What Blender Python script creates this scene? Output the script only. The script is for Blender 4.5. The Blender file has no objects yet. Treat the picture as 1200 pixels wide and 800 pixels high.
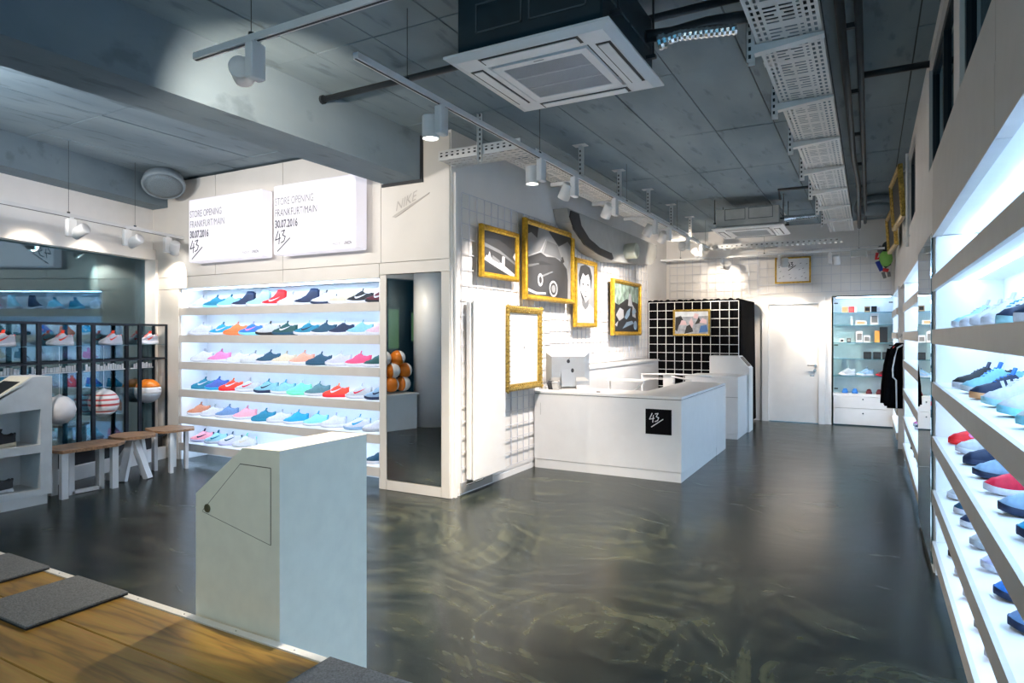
import bpy, math, random
from mathutils import Vector, Matrix
random.seed(4)
PI = math.pi
scene = bpy.context.scene
COL = scene.collection

# ------------------------------------------------------------------ camera, world, exposure
cam_d = bpy.data.cameras.new('camera'); cam = bpy.data.objects.new('camera', cam_d); COL.objects.link(cam)
cam.location = (0, 0, 1.55)
cam.rotation_euler = (PI/2, 0, math.radians(28.86))
cam_d.sensor_width = 36.0; cam_d.lens = 762/1200*36.0
cam_d.shift_y = -7.5/1200
cam_d.clip_end = 200
scene.camera = cam
scene.view_settings.view_transform = 'Standard'; scene.view_settings.look = 'None'
scene.view_settings.gamma = 1.0; scene.view_settings.use_curve_mapping = False
scene.view_settings.exposure = 1.08
world = bpy.data.worlds.new('night_sky'); scene.world = world; world.use_nodes = True
world.node_tree.nodes['Background'].inputs[0].default_value = (0.05, 0.25, 0.42, 1)
world.node_tree.nodes['Background'].inputs[1].default_value = 0.95

LED_COL = (0.52, 0.73, 1.0)
LED_POWER = 10.0
WARM = (1.0, 0.86, 0.70)

# ------------------------------------------------------------------ materials
def lin(c):
    return tuple((x/12.92 if x <= 0.04045 else ((x+0.055)/1.055)**2.4) for x in c)
def rgb(r, g, b): return lin((r/255, g/255, b/255))
MATS = {}
def mat(name, col, rough=0.5, metal=0.0, var=0.06, scale=8.0, bump=0.0, emit=0.0, ecol=None, stretch=None, spec=0.5, coat=0.0):
    if name in MATS: return MATS[name]
    m = bpy.data.materials.new(name); m.use_nodes = True
    nt = m.node_tree; b = nt.nodes['Principled BSDF']
    b.inputs['Roughness'].default_value = rough; b.inputs['Metallic'].default_value = metal
    b.inputs['Specular IOR Level'].default_value = spec
    if coat: b.inputs['Coat Weight'].default_value = coat
    tc = nt.nodes.new('ShaderNodeTexCoord'); mp = nt.nodes.new('ShaderNodeMapping')
    if stretch: mp.inputs['Scale'].default_value = stretch
    nt.links.new(tc.outputs['Object'], mp.inputs[0])
    nz = nt.nodes.new('ShaderNodeTexNoise'); nz.inputs['Scale'].default_value = scale; nz.inputs['Detail'].default_value = 6
    nt.links.new(mp.outputs[0], nz.inputs['Vector'])
    rp = nt.nodes.new('ShaderNodeValToRGB')
    lo = tuple(max(0, c*(1-var)) for c in col); hi = tuple(min(1, c*(1+var)) for c in col)
    rp.color_ramp.elements[0].color = (*lo, 1); rp.color_ramp.elements[1].color = (*hi, 1)
    rp.color_ramp.elements[0].position = 0.3; rp.color_ramp.elements[1].position = 0.7
    nt.links.new(nz.outputs[0], rp.inputs[0]); nt.links.new(rp.outputs[0], b.inputs['Base Color'])
    if bump:
        bp = nt.nodes.new('ShaderNodeBump'); bp.inputs['Strength'].default_value = bump; bp.inputs['Distance'].default_value = 0.01
        nt.links.new(nz.outputs[0], bp.inputs['Height']); nt.links.new(bp.outputs[0], b.inputs['Normal'])
    if emit:
        b.inputs['Emission Color'].default_value = (*(ecol or col), 1); b.inputs['Emission Strength'].default_value = emit
    MATS[name] = m
    return m

WHITE = mat('white_lacquer', (0.78, 0.77, 0.76), 0.35, var=0.02)
WHITEW = mat('white_wall_paint', (0.76, 0.735, 0.71), 0.7, var=0.03, scale=3)
BEIGE = mat('off_white_panel', (0.66, 0.63, 0.59), 0.6, var=0.03, scale=3)
SHELFW = mat('shelf_white', (0.82, 0.82, 0.83), 0.5, var=0.015)
FASCIA = mat('shelf_lip_grey', (0.60, 0.57, 0.54), 0.5, var=0.03)
STEELW = mat('white_steel', (0.72, 0.72, 0.72), 0.35, var=0.03)
GALV = mat('powder_coated_tray', (0.70, 0.70, 0.69), 0.4, metal=0.0, var=0.05)
BLACK = mat('black_matt', (0.012, 0.014, 0.018), 0.5, var=0.3)
BLACKF = mat('black_fabric', (0.004, 0.004, 0.005), 0.95, var=0.3, scale=60, bump=0.15, spec=0.05)
DARKST = mat('dark_steel_frame', (0.008, 0.016, 0.026), 0.4, metal=0.3, var=0.2)
PIPE = mat('dark_pipe', (0.015, 0.02, 0.025), 0.4, var=0.2)
SILVER = mat('silver_foil', (0.7, 0.72, 0.74), 0.25, metal=0.9, var=0.15, scale=30, bump=0.4)
CHROME = mat('brushed_chrome', (0.7, 0.7, 0.7), 0.25, metal=1.0)
GOLD = mat('gold_leaf', (0.50, 0.30, 0.025), 0.34, metal=0.6, var=0.35, scale=25, bump=0.25)
GOLDD = mat('antique_gold', (0.40, 0.27, 0.06), 0.38, metal=0.6, var=0.55, scale=45, bump=0.6)
ALU = mat('brushed_aluminium', (0.42, 0.42, 0.41), 0.35, metal=0.6, var=0.03)
FELT = mat('grey_felt', (0.13, 0.14, 0.15), 1.0, var=0.3, scale=160, bump=0.5, spec=0.1)
FELTD = mat('black_felt_back', (0.01, 0.012, 0.014), 0.9)
GLASSEDGE = mat('green_glass_edge', (0.01, 0.05, 0.04), 0.15, var=0.1)
KIOSKW = mat('kiosk_paint', (0.72, 0.70, 0.60), 0.45, var=0.04, scale=14)
ACW = mat('ac_white_plastic', (0.74, 0.75, 0.76), 0.4, var=0.02)
ACG = mat('ac_grille_grey', (0.36, 0.40, 0.43), 0.5, var=0.05)
ACB = mat('ac_dark_housing', (0.012, 0.028, 0.036), 0.5, var=0.2)
ACZ = mat('ac_zinc_housing', (0.42, 0.42, 0.40), 0.4, metal=0.3, var=0.1)
LED = mat('led_strip_light', (1, 1, 1), 0.5, emit=LED_POWER, ecol=LED_COL)
LEDR = mat('led_strip_right_wall', (1, 1, 1), 0.5, emit=LED_POWER*1.5, ecol=(0.46, 0.71, 1.0))
LENS = mat('spot_lens', (1, 1, 1), 0.5, emit=14.0, ecol=(1.0, 0.93, 0.85))
LIGHTBOX = mat('lightbox_acrylic', (0.62, 0.60, 0.66), 0.4, emit=0.25, ecol=(0.92, 0.89, 1.0), var=0.01)
INK = mat('black_ink', (0.01, 0.012, 0.016), 0.6)
INKG = mat('grey_ink', (0.12, 0.125, 0.15), 0.6)
INKL = mat('light_grey_ink', (0.24, 0.24, 0.27), 0.6)
PAPER = mat('white_paper', (0.72, 0.71, 0.72), 0.7, var=0.03)
OAKSEAT = mat('stool_oak', (0.30, 0.165, 0.085), 0.5, var=0.45, scale=6, stretch=(1, 9, 9), bump=0.1)

def concrete(name, col, dark):
    m = bpy.data.materials.new(name); m.use_nodes = True; nt = m.node_tree; b = nt.nodes['Principled BSDF']
    b.inputs['Roughness'].default_value = 0.75; b.inputs['Specular IOR Level'].default_value = 0.3
    g = nt.nodes.new('ShaderNodeNewGeometry')
    def noise(s, det, vec=(1, 1, 1)):
        mp = nt.nodes.new('ShaderNodeMapping'); mp.inputs['Scale'].default_value = vec
        nt.links.new(g.outputs['Position'], mp.inputs[0])
        n = nt.nodes.new('ShaderNodeTexNoise'); n.inputs['Scale'].default_value = s; n.inputs['Detail'].default_value = det
        nt.links.new(mp.outputs[0], n.inputs['Vector']); return n
    n1 = noise(1.1, 5, (1.6, 0.5, 1)); n2 = noise(14, 8); n3 = noise(3.4, 10, (3.0, 0.7, 1))
    r1 = nt.nodes.new('ShaderNodeValToRGB')
    r1.color_ramp.elements[0].color = (*dark, 1); r1.color_ramp.elements[1].color = (*col, 1)
    r1.color_ramp.elements[0].position = 0.28; r1.color_ramp.elements[1].position = 0.66
    nt.links.new(n1.outputs[0], r1.inputs[0])
    r2 = nt.nodes.new('ShaderNodeValToRGB'); r2.color_ramp.elements[0].position = 0.33; r2.color_ramp.elements[1].position = 0.41
    r2.color_ramp.elements[0].color = (0.45, 0.47, 0.5, 1); r2.color_ramp.elements[1].color = (1, 1, 1, 1)
    nt.links.new(n3.outputs[0], r2.inputs[0])
    mx = nt.nodes.new('ShaderNodeMixRGB'); mx.blend_type = 'MULTIPLY'; mx.inputs[0].default_value = 0.5
    nt.links.new(r1.outputs[0], mx.inputs[1]); nt.links.new(r2.outputs[0], mx.inputs[2])
    nt.links.new(mx.outputs[0], b.inputs['Base Color'])
    bp = nt.nodes.new('ShaderNodeBump'); bp.inputs['Strength'].default_value = 0.25; bp.inputs['Distance'].default_value = 0.01
    nt.links.new(n2.outputs[0], bp.inputs['Height']); nt.links.new(bp.outputs[0], b.inputs['Normal'])
    return m
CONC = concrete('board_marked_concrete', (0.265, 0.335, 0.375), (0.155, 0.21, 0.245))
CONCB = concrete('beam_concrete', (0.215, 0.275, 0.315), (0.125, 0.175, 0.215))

def floor_mat():
    m = bpy.data.materials.new('troweled_dark_floor'); m.use_nodes = True; nt = m.node_tree; b = nt.nodes['Principled BSDF']
    g = nt.nodes.new('ShaderNodeNewGeometry')
    w = nt.nodes.new('ShaderNodeTexNoise'); w.inputs['Scale'].default_value = 0.55; w.inputs['Detail'].default_value = 3
    nt.links.new(g.outputs['Position'], w.inputs['Vector'])
    mixv = nt.nodes.new('ShaderNodeMixRGB'); mixv.blend_type = 'LINEAR_LIGHT'; mixv.inputs[0].default_value = 1.0
    nt.links.new(g.outputs['Position'], mixv.inputs[1]); nt.links.new(w.outputs['Color'], mixv.inputs[2])
    mp = nt.nodes.new('ShaderNodeMapping'); mp.inputs['Rotation'].default_value = (0, 0, 0.5); mp.inputs['Scale'].default_value = (0.8, 4.2, 1)
    nt.links.new(mixv.outputs[0], mp.inputs[0])
    n = nt.nodes.new('ShaderNodeTexNoise'); n.inputs['Scale'].default_value = 1.6; n.inputs['Detail'].default_value = 12; n.inputs['Roughness'].default_value = 0.70
    nt.links.new(mp.outputs[0], n.inputs['Vector'])
    r = nt.nodes.new('ShaderNodeValToRGB')
    e = r.color_ramp.elements
    e[0].position = 0.415; e[0].color = (0.006, 0.010, 0.011, 1); e[1].position = 0.60; e[1].color = (0.040, 0.045, 0.029, 1)
    k = e.new(0.505); k.color = (0.014, 0.019, 0.017, 1)
    # overlapping trowel arcs
    wob = nt.nodes.new('ShaderNodeMixRGB'); wob.blend_type = 'LINEAR_LIGHT'; wob.inputs[0].default_value = 0.35
    nt.links.new(g.outputs['Position'], wob.inputs[1]); nt.links.new(w.outputs['Color'], wob.inputs[2])
    arcs = []
    for sc_, fr in ((0.36, 40.0), (0.6, 34.0)):
        vo = nt.nodes.new('ShaderNodeTexVoronoi'); vo.voronoi_dimensions = '2D'; vo.feature = 'SMOOTH_F1'; vo.inputs['Scale'].default_value = sc_; vo.inputs['Smoothness'].default_value = 0.35
        nt.links.new(wob.outputs[0], vo.inputs['Vector'])
        mu = nt.nodes.new('ShaderNodeMath'); mu.operation = 'MULTIPLY'; mu.inputs[1].default_value = fr
        nt.links.new(vo.outputs['Distance'], mu.inputs[0])
        cb = nt.nodes.new('ShaderNodeCombineXYZ'); nt.links.new(mu.outputs[0], cb.inputs[0])
        sx = nt.nodes.new('ShaderNodeSeparateXYZ'); nt.links.new(wob.outputs[0], sx.inputs[0])
        nt.links.new(sx.outputs[0], cb.inputs[1]); nt.links.new(sx.outputs[1], cb.inputs[2])
        an = nt.nodes.new('ShaderNodeTexNoise'); an.inputs['Scale'].default_value = 1.0; an.inputs['Detail'].default_value = 5
        nt.links.new(cb.outputs[0], an.inputs['Vector']); arcs.append(an)
    av = nt.nodes.new('ShaderNodeMath'); av.operation = 'ADD'; nt.links.new(arcs[0].outputs[0], av.inputs[0]); nt.links.new(arcs[1].outputs[0], av.inputs[1])
    a2 = nt.nodes.new('ShaderNodeMath'); a2.operation = 'MULTIPLY_ADD'; a2.inputs[1].default_value = 0.30; nt.links.new(av.outputs[0], a2.inputs[0])
    a3 = nt.nodes.new('ShaderNodeMath'); a3.operation = 'MULTIPLY'; a3.inputs[1].default_value = 0.40; nt.links.new(n.outputs[0], a3.inputs[0]); nt.links.new(a3.outputs[0], a2.inputs[2])
    nt.links.new(a2.outputs[0], r.inputs[0]); nt.links.new(r.outputs[0], b.inputs['Base Color'])
    rr = nt.nodes.new('ShaderNodeMapRange'); rr.inputs[3].default_value = 0.16; rr.inputs[4].default_value = 0.34
    nt.links.new(n.outputs[0], rr.inputs[0]); nt.links.new(rr.outputs[0], b.inputs['Roughness'])
    bp = nt.nodes.new('ShaderNodeBump'); bp.inputs['Strength'].default_value = 0.015; bp.inputs['Distance'].default_value = 0.01
    nt.links.new(n.outputs[0], bp.inputs['Height']); nt.links.new(bp.outputs[0], b.inputs['Normal'])
    b.inputs['IOR'].default_value = 1.33; b.inputs['Specular IOR Level'].default_value = 0.42
    return m
FLOOR = floor_mat()

def wood_mat(name, c1, c2, c3, sc=1.0):
    m = bpy.data.materials.new(name); m.use_nodes = True; nt = m.node_tree; b = nt.nodes['Principled BSDF']
    g = nt.nodes.new('ShaderNodeNewGeometry'); oi = nt.nodes.new('ShaderNodeObjectInfo')
    ad = nt.nodes.new('ShaderNodeVectorMath'); ad.operation = 'ADD'
    sc_ = nt.nodes.new('ShaderNodeVectorMath'); sc_.operation = 'SCALE'; sc_.inputs['Scale'].default_value = 7.0
    cb = nt.nodes.new('ShaderNodeCombineXYZ')
    nt.links.new(oi.outputs['Random'], cb.inputs[0]); nt.links.new(oi.outputs['Random'], cb.inputs[2])
    nt.links.new(cb.outputs[0], sc_.inputs[0]); nt.links.new(g.outputs['Position'], ad.inputs[0]); nt.links.new(sc_.outputs[0], ad.inputs[1])
    mp = nt.nodes.new('ShaderNodeMapping'); mp.inputs['Scale'].default_value = (0.9*sc, 9*sc, 9*sc)
    nt.links.new(ad.outputs[0], mp.inputs[0])
    n = nt.nodes.new('ShaderNodeTexNoise'); n.inputs['Scale'].default_value = 1.0; n.inputs['Detail'].default_value = 4; n.inputs['Distortion'].default_value = 0.35
    nt.links.new(mp.outputs[0], n.inputs['Vector'])
    ml = nt.nodes.new('ShaderNodeMath'); ml.operation = 'MULTIPLY'; ml.inputs[1].default_value = 9
    nt.links.new(n.outputs[0], ml.inputs[0])
    fr = nt.nodes.new('ShaderNodeMath'); fr.operation = 'PINGPONG'; fr.inputs[1].default_value = 1.0
    nt.links.new(ml.outputs[0], fr.inputs[0])
    r = nt.nodes.new('ShaderNodeValToRGB'); e = r.color_ramp.elements
    e[0].color = (*c1, 1); e[1].color = (*c3, 1); k = e.new(0.35); k.color = (*c2, 1)
    nt.links.new(fr.outputs[0], r.inputs[0])
    f = nt.nodes.new('ShaderNodeTexNoise'); f.inputs['Scale'].default_value = 2.0
    mp2 = nt.nodes.new('ShaderNodeMapping'); mp2.inputs['Scale'].default_value = (3, 60, 60)
    nt.links.new(g.outputs['Position'], mp2.inputs[0]); nt.links.new(mp2.outputs[0], f.inputs['Vector'])
    mx = nt.nodes.new('ShaderNodeMixRGB'); mx.blend_type = 'MULTIPLY'; mx.inputs[0].default_value = 0.35
    nt.links.new(r.outputs[0], mx.inputs[1]); nt.links.new(f.outputs['Color'], mx.inputs[2])
    nt.links.new(mx.outputs[0], b.inputs['Base Color']); b.inputs['Roughness'].default_value = 0.45
    return m
OAK = wood_mat('oiled_oak', (0.16, 0.09, 0.016), (0.27, 0.155, 0.026), (0.34, 0.205, 0.042))

def glass_mat(name, tint=(0.8, 0.9, 0.92), refl=0.16, rough=0.0):
    m = bpy.data.materials.new(name); m.use_nodes = True; nt = m.node_tree
    out = nt.nodes['Material Output']; nt.nodes.remove(nt.nodes['Principled BSDF'])
    t = nt.nodes.new('ShaderNodeBsdfTransparent'); t.inputs[0].default_value = (*tint, 1)
    g = nt.nodes.new('ShaderNodeBsdfGlossy'); g.inputs['Roughness'].default_value = rough; g.inputs[0].default_value = (0.72, 0.9, 1.0, 1)
    lw = nt.nodes.new('ShaderNodeLayerWeight'); lw.inputs[0].default_value = 0.3
    mr = nt.nodes.new('ShaderNodeMapRange'); mr.inputs[3].default_value = refl; mr.inputs[4].default_value = 0.9
    nt.links.new(lw.outputs['Fresnel'], mr.inputs[0])
    mx = nt.nodes.new('ShaderNodeMixShader'); nt.links.new(mr.outputs[0], mx.inputs[0])
    nt.links.new(t.outputs[0], mx.inputs[1]); nt.links.new(g.outputs[0], mx.inputs[2]); nt.links.new(mx.outputs[0], out.inputs[0])
    return m
GLASS = glass_mat('shopfront_glass', (0.40, 0.58, 0.62), 0.09)
GLASSC = glass_mat('clear_shelf_glass', (0.80, 0.92, 0.93), 0.08)
GLASSD = glass_mat('dark_window_glass', (0.30, 0.42, 0.46), 0.12)
MIRROR = mat('mirror_silver', (0.86, 0.90, 0.90), 0.0, metal=1.0, var=0.0)

# ------------------------------------------------------------------ mesh builder
ORG = {}
class MB:
    def __init__(s): s.v = []; s.f = []
    def add(s, vs, fs):
        o = len(s.v); s.v += [tuple(v) for v in vs]; s.f += [tuple(i+o for i in f) for f in fs]; return s
    def box(s, x0, x1, y0, y1, z0, z1):
        if x0 > x1: x0, x1 = x1, x0
        if y0 > y1: y0, y1 = y1, y0
        if z0 > z1: z0, z1 = z1, z0
        return s.add([(x0,y0,z0),(x1,y0,z0),(x1,y1,z0),(x0,y1,z0),(x0,y0,z1),(x1,y0,z1),(x1,y1,z1),(x0,y1,z1)],
              [(0,3,2,1),(4,5,6,7),(0,1,5,4),(1,2,6,5),(2,3,7,6),(3,0,4,7)])
    def cbox(s, x0, x1, y0, y1, z0, z1, c=0.006):
        # chamfered box : three stacked rings per end
        def ring(z, i): return [(x0+i, y0, z), (x1-i, y0, z), (x1, y0+i, z), (x1, y1-i, z), (x1-i, y1, z), (x0+i, y1, z), (x0, y1-i, z), (x0, y0+i, z)]
        def inner(z): return [(x0+c, y0+c, z), (x1-c, y0+c, z), (x1-c, y0+c, z), (x1-c, y1-c, z), (x1-c, y1-c, z), (x0+c, y1-c, z), (x0+c, y1-c, z), (x0+c, y0+c, z)]
        rings = [inner(z0), ring(z0+c, c), ring(z1-c, c), inner(z1)]
        vs = [p for r in rings for p in r]; fs = []
        for k in range(3):
            for i in range(8):
                j = (i+1) % 8; fs.append((k*8+i, k*8+j, (k+1)*8+j, (k+1)*8+i))
        fs.append(tuple(reversed(range(8)))); fs.append(tuple(range(24, 32)))
        return s.add(vs, fs)
    def obox(s, c, size, M):
        hx, hy, hz = (d/2 for d in size); c = Vector(c); vs = []
        for z in (-hz, hz):
            for x, y in ((-hx,-hy),(hx,-hy),(hx,hy),(-hx,hy)): vs.append(c + M @ Vector((x, y, z)))
        return s.add(vs, [(0,3,2,1),(4,5,6,7),(0,1,5,4),(1,2,6,5),(2,3,7,6),(3,0,4,7)])
    def bar(s, p0, p1, w, d, up=(0, 0, 1)):
        p0 = Vector(p0); p1 = Vector(p1); z = (p1-p0); L = z.length; z.normalize(); u = Vector(up)
        if abs(z.dot(u)) > 0.98: u = Vector((1, 0, 0))
        x = u.cross(z).normalized(); y = z.cross(x)
        return s.obox((p0+p1)/2, (w, d, L), Matrix((x, y, z)).transposed())
    def tube(s, pts, r, n=8, cap=True):
        pts = [Vector(p) for p in pts]; rings = []
        for i, p in enumerate(pts):
            t = (pts[min(i+1, len(pts)-1)] - pts[max(i-1, 0)]).normalized()
            u = Vector((0, 0, 1)) if abs(t.z) < 0.95 else Vector((1, 0, 0))
            x = u.cross(t).normalized(); y = t.cross(x); rr = r[i] if isinstance(r, (list, tuple)) else r
            rings.append([p + x*rr*math.cos(2*PI*k/n) + y*rr*math.sin(2*PI*k/n) for k in range(n)])
        return s.rings(rings, cap)
    def rings(s, rings, cap=True, closed=True):
        n = len(rings[0]); vs = [p for r in rings for p in r]; fs = []
        for k in range(len(rings)-1):
            for i in range(n if closed else n-1):
                j = (i+1) % n; fs.append((k*n+i, k*n+j, (k+1)*n+j, (k+1)*n+i))
        if cap: fs.append(tuple(reversed(range(n)))); fs.append(tuple(range((len(rings)-1)*n, len(rings)*n)))
        return s.add(vs, fs)
    def lathe(s, prof, c=(0, 0, 0), n=24, M=None):
        c = Vector(c); rings = []
        for r, z in prof:
            ring = []
            for k in range(n):
                p = Vector((r*math.cos(2*PI*k/n), r*math.sin(2*PI*k/n), z))
                ring.append(c + (M @ p if M else p))
            rings.append(ring)
        return s.rings(rings)
    def sphere(s, c, r, n=14, m=9, sc=(1, 1, 1), M=None):
        prof = [(max(1e-4, r*math.sin(PI*i/m)), -r*math.cos(PI*i/m)) for i in range(m+1)]
        b = MB().lathe(prof, n=n); c = Vector(c)
        vs = [Vector((x*sc[0], y*sc[1], z*sc[2])) for x, y, z in b.v]
        return s.add([c + (M @ p if M else p) for p in vs], b.f)
    def prism(s, poly, axis, lo, hi):
        def P(a, b, t): return {'x': (t, a, b), 'y': (a, t, b), 'z': (a, b, t)}[axis]
        n = len(poly); vs = [P(a, b, lo) for a, b in poly] + [P(a, b, hi) for a, b in poly]
        fs = [tuple(range(n)), tuple(reversed(range(n, 2*n)))]
        for i in range(n):
            j = (i+1) % n; fs.append((j, i, n+i, n+j))
        return s.add(vs, fs)
    def plate(s, pts2, O, R, U, N, t=0.002, off=0.0):
        O = Vector(O); R = Vector(R); U = Vector(U); N = Vector(N); n = len(pts2)
        vs = [O + R*a + U*b + N*off for a, b in pts2] + [O + R*a + U*b + N*(off+t) for a, b in pts2]
        fs = [tuple(reversed(range(n))), tuple(range(n, 2*n))]
        for i in range(n):
            j = (i+1) % n; fs.append((i, j, n+j, n+i))
        return s.add(vs, fs)
    def ribbon(s, pts2, w, O, R, U, N, t=0.002, off=0.0):
        for (a, b), (c, d) in zip(pts2[:-1], pts2[1:]):
            dx, dy = c-a, d-b; L = math.hypot(dx, dy) or 1; px, py = -dy/L*w/2, dx/L*w/2; ex, ey = dx/L*w*0.25, dy/L*w*0.25
            s.plate([(a+px-ex, b+py-ey), (a-px-ex, b-py-ey), (c-px+ex, d-py+ey), (c+px+ex, d+py+ey)], O, R, U, N, t, off)
        return s
    def mesh(s, name, origin=(0, 0, 0), smooth=False, m=None):
        me = bpy.data.meshes.new(name); o = Vector(origin)
        me.from_pydata([tuple(Vector(v)-o) for v in s.v], [], s.f)
        if smooth: me.polygons.foreach_set('use_smooth', [True]*len(me.polygons))
        me.materials.append(m); me.update(); return me
    def build(s, name, m, parent=None, origin=None, smooth=False, kind=None, label=None):
        if parent is not None: origin = ORG[parent.name]
        elif origin is None:
            xs = [v[0] for v in s.v]; ys = [v[1] for v in s.v]; zs = [v[2] for v in s.v]
            origin = ((min(xs)+max(xs))/2, (min(ys)+max(ys))/2, min(zs))
        me = s.mesh(name, origin, smooth, m)
        # consistent outward normals
        import bmesh
        bm = bmesh.new(); bm.from_mesh(me); bmesh.ops.recalc_face_normals(bm, faces=bm.faces); bm.to_mesh(me); bm.free()
        o = bpy.data.objects.new(name, me); COL.objects.link(o)
        if parent is not None: o.parent = parent; 
        else: o.location = origin
        ORG[o.name] = tuple(origin)
        if kind: o['kind'] = kind
        if label: o['label'] = label
        return o
def tag(o, label, cat=None, group=None, kind=None):
    o['label'] = label
    if cat: o['category'] = cat
    if group: o['group'] = group
    if kind: o['kind'] = kind
    return o
def root(name, label, cat, loc, rot=0.0, group=None, local=False, kind=None):
    o = bpy.data.objects.new(name, None); COL.objects.link(o); o.location = loc; o.rotation_euler = (0, 0, rot)
    o.empty_display_size = 0.1
    ORG[o.name] = (0, 0, 0) if (local or rot) else tuple(loc)
    return tag(o, label, cat, group, kind)
def lightobj(kind, name, parent, loc, aim, energy, col, size=0.8, blend=0.4, rad=0.03):
    d = bpy.data.lights.new(name, kind); d.energy = energy; d.color = col
    if kind == 'SPOT': d.spot_size = size; d.spot_blend = blend; d.shadow_soft_size = rad
    o = bpy.data.objects.new(name, d); COL.objects.link(o)
    o.parent = parent; o.location = Vector(loc) - Vector(ORG[parent.name])
    o.rotation_euler = Vector(aim).to_track_quat('-Z', 'Y').to_euler(); return o

def text_plate(s, size, O, R, U, N, m, name, parent, off=0.002, t=0.0015, align='LEFT', shear=0.0, bold=0.0):
    cu = bpy.data.curves.new('lettering', 'FONT'); cu.body = s; cu.size = size; cu.align_x = align; cu.shear = shear
    cu.offset = bold; cu.resolution_u = 3
    ob = bpy.data.objects.new('lettering', cu); COL.objects.link(ob)
    dg = bpy.context.evaluated_depsgraph_get(); me = bpy.data.meshes.new_from_object(ob.evaluated_get(dg))
    bpy.data.objects.remove(ob); bpy.data.curves.remove(cu)
    O = Vector(O); R = Vector(R); U = Vector(U); N = Vector(N); og = Vector(ORG[parent.name])
    for v in me.vertices: v.co = O + R*v.co.x + U*v.co.y + N*(off+t) - og
    me.materials.clear(); me.materials.append(m); me.name = name
    o = bpy.data.objects.new(name, me); COL.objects.link(o); o.parent = parent; ORG[o.name] = ORG[parent.name]
    return o
STROKES43 = [[(0.30,0.98),(0.02,0.36),(0.52,0.48)], [(0.43,0.78),(0.36,0.06)], [(0.60,0.92),(0.92,1.0),(0.72,0.66),(0.98,0.56),(0.86,0.26),(0.58,0.14)], [(0.22,-0.42),(1.42,0.42)]]
def mark43(size, O, R, U, N, m, parent, w=0.09, off=0.002, mirror=False):
    b = MB()
    for st in STROKES43:
        b.ribbon([((-a if mirror else a)*size, c*size) for a, c in st], w*size, O, R, U, N, 0.0015, off)
    return b.build('number_mark', m, parent)
SWOOSH = [(-1.05,0.43),(-0.6,0.22),(-0.2,0.07),(0.15,-0.03),(0.34,-0.04),(0.45,0.05),(0.43,0.16),(0.28,0.11),(0.1,0.12),(-0.3,0.21),(-0.7,0.33)]
# ------------------------------------------------------------------ structure
FA = (-7.78, 5.1); FROT = math.atan2(-0.963, 0.269)
def facade(x, y, z=0):   # local facade coordinates to world
    return (FA[0]+0.269*x+0.963*y, FA[1]-0.963*x+0.269*y, z)
fl = MB().box(-9.2, 1.6, -2.5, 13.2, -0.12, 0).build('floor', FLOOR); tag(fl, 'dark troweled polished concrete floor', None, None, 'structure')

ce = MB().box(-9.0, 1.2, -2.5, 13.2, 3.512, 3.75).build('ceiling', mat('slab_joint', (0.05, 0.06, 0.065), 0.8), origin=(0, 0, 3.5)); tag(ce, 'raw concrete ceiling with formwork panel joints', None, None, 'structure')
pm = {}
k = 0
for i in range(-17, 2):
    for j in range(-1, 9):
        x0 = i*0.52-0.25; y0 = j*1.55+0.2 - (0.0 if i % 2 else 0.0)
        w, l = 0.510, 1.539
        dz = random.uniform(-0.003, 0.003); tl = random.uniform(-0.002, 0.002)
        b = MB().add([(x0,y0,3.5+dz),(x0+w,y0,3.5+dz+tl),(x0+w,y0+l,3.5+dz),(x0,y0+l,3.5+dz-tl),(x0,y0,3.513),(x0+w,y0,3.513),(x0+w,y0+l,3.513),(x0,y0+l,3.513)],
              [(0,3,2,1),(4,5,6,7),(0,1,5,4),(1,2,6,5),(2,3,7,6),(3,0,4,7)])
        b.build('ceiling_panel', CONC, ce)
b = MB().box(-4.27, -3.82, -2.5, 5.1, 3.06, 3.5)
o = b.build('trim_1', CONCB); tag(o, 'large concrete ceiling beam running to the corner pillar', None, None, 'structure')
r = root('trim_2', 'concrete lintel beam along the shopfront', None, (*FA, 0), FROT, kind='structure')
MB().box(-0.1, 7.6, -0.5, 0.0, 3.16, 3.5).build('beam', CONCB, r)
o = MB().box(-4.30, -3.79, 5.085, 5.1, 3.03, 3.06).box(-3.82, -3.79, 5.085, 5.1, 3.06, 3.48).build('trim_3', BLACK); tag(o, 'black shadow gap round the end of the ceiling beam', None, None, 'structure')

# facade wall (left): upper wall, frame, glass
r = root('wall_left', 'white upper shopfront wall above the display window', None, (*FA, 0), FROT, kind='structure')
MB().box(-0.1, 7.6, -0.50, -0.30, 2.64, 3.16).build('wall_panel', WHITE, r)
MB().box(-0.1, 7.6, -0.50, -0.24, 2.51, 2.64).build('bulkhead', WHITEW, r)
MB().box(-0.12, -0.02, -0.46, -0.20, 0.0, 2.51).build('jamb', WHITEW, r)
r = root('window_1', 'tall shopfront window reflecting the lit shop at night', None, (*FA, 0), FROT, kind='structure')
MB().box(-0.02, 7.6, -0.372, -0.36, 0.12, 2.51).build('pane', GLASS, r)
b = MB().box(-0.02, 7.6, -0.40, -0.33, 0.0, 0.12)
for x in (2.9, 5.2): b.box(x, x+0.05, -0.40, -0.35, 0.12, 2.51)
b.build('window_frame', DARKST, r)
# window plinth
r = root('window_plinth', 'low white plinth running along the shopfront window', 'plinth', (*FA, 0), FROT)
MB().box(0.03, 2.86, -0.30, -0.0, 0.0, 0.15).build('body', WHITE, r)
MB().box(0.03, 2.86, -0.28, -0.05, 0.15, 0.28).build('toe_recess', BLACK, r)

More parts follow.
